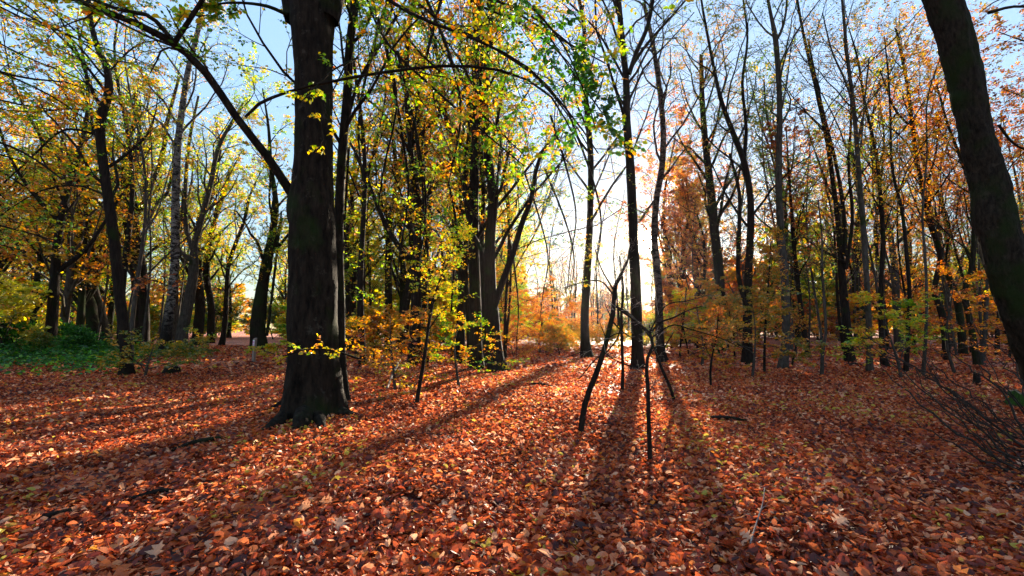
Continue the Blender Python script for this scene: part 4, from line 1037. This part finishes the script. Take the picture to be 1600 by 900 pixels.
for k, (px, yy, kd, s_) in enumerate([(822, 60, 'tall', .8), (872, 48, 'tall', .7), (858, 70, 'tall', .8), (895, 75, 'tall', .9), (940, 66, 'tall', .8), (965, 80, 'tall', .9), (838, 44, 'under', 1), (885, 40, 'under', .9), (905, 55, 'under', 1.1), (950, 60, 'under', 1)]):
    place('bare' if kd == 'tall' else kd, k, 'gap_tree', (px - 800) / FPX * yy, yy, s_, k * 1.3, 'leaf_orange' if kd == 'under' else 'leaf_olive', 'bark_grey', name_it('sparse thin tree' if kd == 'tall' else 'young beech', 'leaf_orange' if kd == 'under' else 'leaf_olive', px, yy, s_), 'tree', 'thin trees in the sunny gap')

scatter(26, (1075, 1600), (17, 34), ['pole'], ['leaf_gold', 'leaf_orange', 'leaf_lime', 'leaf_olive'], '', 'slim stems among the group on the sunless side', name='slim_tree', seed=41, mind=.7, s=(.8, 1.25), barks=('bark_dark', 'bark_grey'))
scatter(8, (1070, 1600), (20, 32), ['under'], ['leaf_gold', 'leaf_orange', 'leaf_lime'], '', 'young beeches with flat sprays under the slim group', name='understorey_beech', seed=42, mind=1.5, s=(.6, .95))
scatter(12, (560, 800), (16, 30), ['pole'], ['leaf_lime', 'leaf_gold', 'leaf_green'], '', 'slim stems round the close pair', name='slim_tree', seed=43, mind=.7, s=(.9, 1.25), barks=('bark_dark',))
scatter(10, (800, 1040), (36, 70), ['bare'], ['leaf_gold', 'leaf_olive', 'leaf_orange'], '', 'slim stems crossing the sunny gap', name='slim_tree', seed=44, mind=1.2, s=(.9, 1.3), barks=('bark_dark',))
scatter(8, (60, 440), (18, 34), ['pole'], ['leaf_lime', 'leaf_gold'], '', 'slim stems round the path', name='slim_tree', seed=45, mind=1.2, s=(.9, 1.3), barks=('bark_grey',), avoid=path)
scatter(6, (790, 905), (24, 34), ['under', 'bush'], ['leaf_orange', 'leaf_gold'], '', 'orange bushes at the edge of the sunny gap', name='orange_bush', cat='bush', seed=46, mind=1.0, s=(.5, .75))
scatter(5, (-40, 180), (19, 25), ['bush'], ['leaf_dark', 'leaf_olive'], '', 'bushes growing out of the ivy bank', name='ivy_bush', cat='bush', seed=47, mind=1.0, s=(.4, .75))

# more hanging sprays: copies of the ones above, turned and set where the photograph has its curtains of leaves
def copy_spray(src, to, rz, s, label, pal=None):
    r = src.copy(); COL.objects.link(r); r.location = Vector(to); r.rotation_euler = (0, 0, rz); r.scale = (s, s, s); r['label'] = label
    for c in src.children:
        d = c.copy(); COL.objects.link(d); d.parent = r
        if pal and c.name.startswith('leaves'):
            d.material_slots[0].link = 'OBJECT'; d.material_slots[0].material = M[pal]
    return r


SPR = {o['label']: o for o in COL.objects if o.name.startswith('leafy_branch')}
s_curtain = SPR['dense mixed green and orange sprays hanging from the top between trunk and sun']
s_gold = SPR['golden leafy sprays hanging behind the second slender stem']
s_left = SPR['green and orange leafy sprays reaching in beside the black crooked tree']
s_rust = SPR['rust coloured leafy sprays beyond the leaning giant']
for (src, px, py, yy, rz, sc_, label, pal) in [
        (s_curtain, 560, -70, 8.5, .25, 1.1, 'green and orange leaf curtain a little behind the nearest one left of the sun', None),
        (s_curtain, 700, -90, 11, -.5, 1.3, 'higher gold leaf curtain spread before the crowns of the close pair', 'leaf_lime'),
        (s_gold, 600, 60, 11, 1.1, 1.2, 'lower golden green sprays reaching towards the close pair', None),
        (s_gold, 700, -40, 13, 2.6, 1.4, 'golden sprays among the crowns of the close pair', 'leaf_green'),
        (s_gold, 860, 180, 15, .4, 1.1, 'olive sprays hanging over the sunny gap beside the close pair', 'leaf_olive'),
        (s_gold, 545, 230, 12, 2.0, 1.0, 'lime sprays low beside the sunlit second stem', 'leaf_lime'),
        (s_gold, 820, 270, 16, .3, 1.0, 'olive sprays arching low over the sunny gap', 'leaf_olive'),
        (s_gold, 800, 380, 19, 1.2, .9, 'orange sprays level with the sun left of the slim flared trunk', 'leaf_orange'),
        (s_curtain, 900, 200, 24, 2.1, 1.3, 'brownish olive sprays behind the slim flared trunk', 'leaf_olive'),
        (s_left, -220, 60, 13, .2, 1.4, 'wide orange sprays behind the crooked tree crown', 'leaf_gold'),
        (s_left, -220, 240, 15, -.1, 1.4, 'broad rust gold sprays low over the ivy bank', 'leaf_gold'),
        (s_left, -100, -60, 11, .5, 1.1, 'topmost green sprays above the crooked tree', None),
        (s_rust, 1790, 20, 14, .15, 1.3, 'farther rust sprays high behind the leaning giant', None),
        (s_rust, 1800, 180, 16, -.1, 1.4, 'orange sprays level with the knob of the leaning giant', None)]:
    copy_spray(src, at(px, py, yy), rz, sc_, label, pal)

# ------------------------------------------------------------------ ivy and ground plants
def scatter_leaves(name, n, fn, size, pal, label, seed, cat='ivy', hmax=.35):
    rng = np.random.default_rng(seed)
    x, y, hh = fn(n, rng)
    z = gh(x, y) + hh
    pos = np.stack([x, y, z], -1)
    th = rng.random(len(x)) * 6.28
    ax = unit(np.stack([np.cos(th), np.sin(th), .4 * rng.normal(size=len(x))], -1))
    nm = unit(np.array([0, 0, 1.]) + .7 * rng.normal(size=pos.shape))
    lat = unit(np.cross(nm, ax)); nm = np.cross(ax, lat)
    v, f, r = leaf_geo(pos, ax, lat, nm, (size * (.6 + .8 * rng.random(len(x))))[:, None], rng, False)
    return mesh_obj(name, mesh_np(name, v, f, attr=r), M[pal], None, kind='stuff', label=label, cat=cat)


def ivy_fn(n, rng):
    b = rng.normal(size=n) * 2.6 + 21.5; a = -(.88 + .75 * rng.random(n) ** 1.3) * b + rng.normal(size=n) * .7
    lump = .25 + .5 * np.clip(np.sin(a * 1.3 + 1) * np.sin(b * 1.7) + .3 * np.sin(a * 3.3), 0, 1)
    return a, b, lump * rng.random(n) ** .6


scatter_leaves('ivy_patch', 32000, ivy_fn, .13, 'leaf_dark', 'dark green ivy and bramble covering the low bank', 401)


def ivy3(n, rng):
    b = 16 + 6 * rng.random(n) ** .7; a = -(.82 + .7 * rng.random(n)) * b + rng.normal(size=n) * .5
    k = (np.sin(a * 1.9) * np.sin(b * 2.3 + a * .7) + (b - 19) * .35) > rng.random(n) * .9
    return a[k], b[k], .04 + .16 * rng.random(int(k.sum()))


scatter_leaves('bramble_patch', 9000, ivy3, .10, 'leaf_dark', 'ragged sparse bramble leaves thinning out in front of the ivy bank', 403, cat='bramble')


def ivy2(n, rng):
    b = rng.normal(size=n) * 1.2 + 22; a = -(.70 + .17 * rng.random(n)) * b + rng.normal(size=n) * .4
    return a, b, .35 * rng.random(n)


scatter_leaves('bramble_patch', 5000, ivy2, .11, 'leaf_olive', 'low olive bramble leaves at the end of the ivy bank by the birch', 402, cat='bramble')

# pale yellow shrub behind the crooked tree
b = ground_at(222, 548)
place('bush', 0, 'yellow_shrub', b[0] + .1, 21.0, 1.5, 1.0, 'leaf_pale', 'bark_grey', 'pale yellow leaved shrub between the crooked tree and the birch', 'shrub', 'single shrubs')


# ------------------------------------------------------------------ fallen wood, stump, brushwood
def stick(name, label, pts, bark, cat='stick', group='sticks and logs lying on the leaves', sides=8, seed=0, rough=.08):
    """pts (px, py, width px, lift m)"""
    P, R = [], []
    b = ground_at(pts[0][0], pts[0][1])
    for (px, py, w, lift) in pts:
        g_ = ground_at(px, py); r_ = .5 * w * g_[1] / FPX
        P.append([g_[0] - b[0], g_[1] - b[1], g_[2] - b[2] + r_ * .7 + lift]); R.append(r_)
    q = catmull(np.c_[P, R], 14)
    rng = np.random.default_rng(seed)
    q[:, 3] *= 1 + rough * rng.normal(size=14)
    root = empty(name, Vector(b), label, cat, group)
    v, f = tubes(q[None, :, :3], q[None, :, 3], sides)
    v0 = len(v); caps = np.array([list(range(sides))[::-1], [v0 - sides + k for k in range(sides)]])
    mesh_obj('wood', mesh_np('wood', v, [f, caps], smooth=True), M[bark], root)
    P2, R2 = spawn(q[None, :, :3], q[None, :, 3], 4, .2, 1, .22, 40, 4, .15, .6, .15, .35, rng)
    for k in range(len(P2)):
        v, f = tubes(P2[k:k + 1], R2[k:k + 1], 5)
        mesh_obj('side_twig', mesh_np('side_twig', v, f, smooth=True), M[bark], root)
    return root


stick('fallen_log', 'long dark log lying in the sunny gap beyond the slim dark trunk', [(850, 529, 7, .05), (872, 525, 8, .05), (900, 522, 8, .08), (925, 520, 6, .05)], 'bark_dark', 'log', seed=1)
stick('fallen_log', 'grey log pile piece behind the foot of the pale birch', [(1058, 538, 5, .02), (1090, 536, 6, .05), (1125, 537, 5, .03)], 'bark_grey', 'log', seed=2)
stick('fallen_log', 'dark log under the leafy crown behind the gold shelves of leaves', [(1090, 545, 9, .1), (1125, 542, 12, .1), (1165, 540, 9, .15)], 'bark_dark', 'log', seed=3)
stick('fallen_log', 'thin log lying far back beyond the slim group of trunks', [(1335, 548, 4, .02), (1380, 547, 4, .02), (1430, 546, 3, .02)], 'bark_dark', 'log', seed=4)
stick('fallen_stick', 'short dark stick lying on the leaves right of the nearest sapling', [(1110, 658, 6, .03), (1135, 660, 6, .05), (1167, 664, 3, .06)], 'bark_dark', seed=5)
stick('fallen_stick', 'dark stick half buried in leaves in the shadow of the thick beech', [(268, 708, 5, .02), (300, 700, 7, .04), (335, 692, 6, .04), (352, 690, 4, .03)], 'bark_mossy', seed=6)
stick('fallen_stick', 'longest dark stick lying in the near leaves at the edge of the shadow', [(195, 788, 6, .02), (225, 783, 7, .04), (250, 778, 7, .05), (272, 775, 5, .04)], 'bark_dark', seed=7)
stick('fallen_stick', 'lowest stick, dark and rotten among the nearest shaded leaves', [(40, 822, 6, .02), (75, 815, 8, .03), (110, 805, 6, .03)], 'bark_dark', seed=8)
stick('fallen_stick', 'small dark stick in the sunny strip between trunk shadow lines', [(822, 603, 4, .02), (845, 604, 5, .03), (862, 607, 4, .02)], 'bark_dark', seed=9)
stick('fallen_stick', 'pale thin forked twig standing out on the near leaves', [(1173, 862, 3, .05), (1182, 830, 2, .05), (1192, 805, 1.6, .08), (1196, 785, 1.2, .12)], 'twig_pale', 'twig', seed=10)
stick('fallen_stick', 'short dark stick on the leaves behind the slim straight trunks', [(1322, 573, 4, .02), (1334, 572, 5, .02), (1346, 573, 4, .02)], 'bark_dark', seed=11)
stick('fallen_stick', 'thin pale stick bent over the leaves before the young orange beech', [(604, 612, 3, .02), (612, 596, 3, .12), (625, 580, 3, .35)], 'twig_pale', seed=12)

# mossy stump at the foot of the leaning giant, broken stump near the path
def stump(label, px, py, wpx, hm, bark, seed):
    b = ground_at(px, py); r0 = .5 * wpx * b[1] / FPX
    rng = np.random.default_rng(seed)
    root = empty('tree_stump', Vector(b), label, 'stump', 'tree stumps')
    K = 8; z = np.linspace(-.05, hm, K)
    P = np.stack([.05 * z, .02 * z, z], -1)
    V, F = trunk_geo(P, np.linspace(r0 * 1.1, r0 * .8, K), 18, .5, .12, 5, (), rng, rough=.07)
    ring = V[-18:].copy(); V[-18:, 2] += .06 * rng.normal(size=18) * min(1, hm * 3)
    mesh_obj('bark', mesh_np('bark', V, F, smooth=True), M[bark], root)
    top = V[-18:] * np.array([.96, .96, 1]); top = np.vstack([top, [top[:, 0].mean(), top[:, 1].mean(), hm * .93]])
    tf = np.array([[k, (k + 1) % 18, 18] for k in range(18)])
    mesh_obj('cut_top', mesh_np('cut_top', top, tf, smooth=False), M['end_wood'], root)


stump('mossy green stump tucked against the leaning giant', 1596, 636, 34, .28, 'moss', 1)
stump('small broken dark stump in front of the lone slim trunk', 1527, 602, 9, .32, 'bark_dark', 2)
stump('low rotten stump beside the black crooked tree', 268, 585, 22, .26, 'bark_dark', 3)

# brushwood: fan of long thin branches lying at the lower corner
rng = np.random.default_rng(77)
b = np.array([6.4, 4.6, float(gh(6.4, 4.6))])
brush = empty('brushwood', Vector(b), 'heap of long thin bare branches fanning in from the near corner', 'branches')
lines = [[(1680, 800, 10, 5.0), (1590, 745, 8, 4.9), (1520, 690, 7, 5.2), (1450, 640, 5, 5.6), (1405, 600, 3, 5.9), (1370, 575, 2, 6.2)],
         [(1690, 790, 9, 5.2), (1600, 700, 8, 5.3), (1540, 650, 6, 5.6), (1490, 615, 6, 5.8), (1440, 580, 4, 6.1), (1400, 555, 3, 6.4)],
         [(1700, 760, 9, 5.4), (1610, 680, 7, 5.5), (1570, 620, 5, 5.8), (1525, 580, 4, 6.0), (1500, 560, 3, 6.2), (1485, 545, 2, 6.2)],
         [(1700, 840, 8, 4.6), (1600, 760, 7, 4.7), (1540, 720, 5, 4.9), (1480, 690, 4, 5.1), (1420, 650, 2, 5.4)],
         [(1700, 720, 7, 5.8), (1620, 660, 5, 5.9), (1560, 600, 4, 6.2), (1530, 570, 3, 6.5)],
         [(1710, 860, 6, 4.3), (1610, 800, 5, 4.4), (1540, 760, 4, 4.6), (1490, 740, 2, 4.8)],
         [(1690, 800, 7, 4.9), (1600, 730, 6, 4.9), (1530, 670, 5, 5.3), (1470, 600, 3, 5.7), (1440, 560, 2, 5.9)],
         [(1700, 700, 6, 5.2), (1640, 640, 5, 5.3), (1590, 590, 4, 5.5), (1560, 560, 2, 5.8)]]
more = []
for k in range(16):
    l = lines[k % 8]
    dx, dy, dd = rng.normal() * 16, rng.normal() * 16, rng.normal() * .2
    cut = 1 if rng.random() < .4 else 0
    more.append([(px + dx * (1 + .5 * q) + rng.normal() * 5, py + dy * (1 + .5 * q) + rng.normal() * 5, w * .6, yy + dd) for q, (px, py, w, yy) in enumerate(l[:len(l) - cut])])
lines = lines + more
LP, LR = [], []
for l in lines:
    P, R = [], []
    for (px, py, w, yy) in l:
        p_ = at(px, py, yy); p_[2] = max(p_[2], float(gh(p_[0], p_[1])) + .03)
        P.append(p_ - b); R.append(.42 * w * yy / FPX * .65)
    q = catmull(np.c_[P, R], 18); q[:, :3] += .018 * rng.normal(size=(18, 3)); 
    v, f = tubes(q[None, :, :3], q[None, :, 3], 6)
    mesh_obj('bare_branch', mesh_np('bare_branch', v, f, smooth=True), M['twig'], brush)
    q = catmull(np.c_[P, R], 8); LP.append(q[None, :, :3]); LR.append(q[None, :, 3])
P1 = np.concatenate(LP); R1 = np.concatenate(LR)
P2, R2 = spawn(P1, R1, 8, .15, 1, .22, 30, 5, .10, .8, .13, .5, rng); R2 = np.clip(R2, .002, .006)
P3, R3 = spawn(P2, R2, 5, .2, 1, .38, 38, 4, .10, .8, .12, .6, rng); R3 = np.clip(R3, .001, .0025)
v, f = join([tubes(P2, R2, 4), tubes(P3, R3, 3)])
mesh_obj('twigs', mesh_np('twigs', v, f, smooth=True), M['twig'], brush, kind='stuff')

v, f, r = leaves_on(P2[rng.random(len(P2)) < .3], 1, .07, rng, tilt=.9, fine=True, droop=.5)
mesh_obj('caught_leaves', mesh_np('caught_leaves', v, f, attr=r), M['litter'], brush, kind='stuff')

# leaves blown up against the feet of the big trunks
sets = []
for (px, py, r0, m_) in ((489, 640, .50, 1500), (778, 578, .34, 500), (746, 574, .3, 350), (997, 574, .28, 350), (917, 558, .3, 300), (1223, 575, .25, 250), (198, 585, .3, 300)):
    c = ground_at(px, py); th = rng.random(m_) * 6.28; rr = r0 * (1.0 + .9 * rng.random(m_) ** 1.5)
    x = c[0] + rr * np.cos(th); y = c[1] + rr * np.sin(th)
    lift = .015 + .11 * rng.random(m_) * np.exp(-(rr / r0 - 1) * 3)
    ax = unit(np.stack([np.cos(th + 2 * rng.random(m_)), np.sin(th + 2 * rng.random(m_)), .3 * rng.normal(size=m_)], -1))
    nm = unit(np.stack([np.cos(th) * .5, np.sin(th) * .5, np.ones(m_)], -1) + .45 * rng.normal(size=(m_, 3)))
    lat = unit(np.cross(nm, ax)); nm = np.cross(ax, lat)
    v, f, r = leaf_geo(np.stack([x, y, gh(x, y) + lift], -1), ax, lat, nm, (.07 + .03 * rng.random(m_))[:, None], rng, True)
    sets.append((v, [f], r))
litter_object(sets)['label'] = 'fallen leaves banked against the feet of the trunks'

# ------------------------------------------------------------------ marker post
b = ground_at(396, 566)
post = empty('marker_post', Vector(b), 'short weathered wooden post with a pink and white waymark beside the path', 'post')
w_ = .055; h_ = 1.02


def box(x0, x1, y0, y1, z0, z1, bev=0):
    v = np.array([[x, y, z] for z in (z0, z1) for (x, y) in ((x0, y0), (x1, y0), (x1, y1), (x0, y1))], float)
    f = np.array([[0, 3, 2, 1], [4, 5, 6, 7], [0, 1, 5, 4], [1, 2, 6, 5], [2, 3, 7, 6], [3, 0, 4, 7]])
    return v, f


v, f = box(-w_, w_, -w_, w_, -.1, h_)
v[4:6, 2] -= .05    # slanting top
me = mesh_np('shaft', v, f)
o = mesh_obj('shaft', me, M['wood_post'], post)
bv = o.modifiers.new('bevel', 'BEVEL'); bv.width = .008; bv.segments = 2
v, f = box(-w_ * .9, w_ * .9, -w_ - .012, -w_ - .001, .70, .92)
o = mesh_obj('waymark_plate', mesh_np('waymark_plate', v, f), M['white_paint'], post)
v, f = box(-w_ * .82, w_ * .82, -w_ - .016, -w_ - .0125, .735, .775)
mesh_obj('pink_stripe', mesh_np('pink_stripe', v, f), M['pink_paint'], o)
v, f = box(-w_ * .82, w_ * .82, -w_ - .016, -w_ - .0125, .81, .87)
mesh_obj('pink_stripe', mesh_np('pink_stripe', v, f), M['pink_paint'], o)
post.rotation_euler = (.0, .04, -.35)

tri = sum(len(me.loops) - 2 * len(me.polygons) for me in bpy.data.meshes)
print('TRIANGLES', tri, 'OBJECTS', len(bpy.data.objects))

# ------------------------------------------------------------------ thin morning haze
v, f = box(-415, 415, -415, 415, -1.6, 34)
hz, t, n, o = newmat('haze')
pv = n.new('ShaderNodeVolumePrincipled')
pv.inputs['Color'].default_value = (.95, .93, .90, 1)
pv.inputs['Density'].default_value = .00010
pv.inputs['Anisotropy'].default_value = .78
t.links.new(pv.outputs[0], o.inputs['Volume'])
mesh_obj('haze', mesh_np('haze', v, f), hz, None, kind='stuff', label='thin morning haze between the trees')
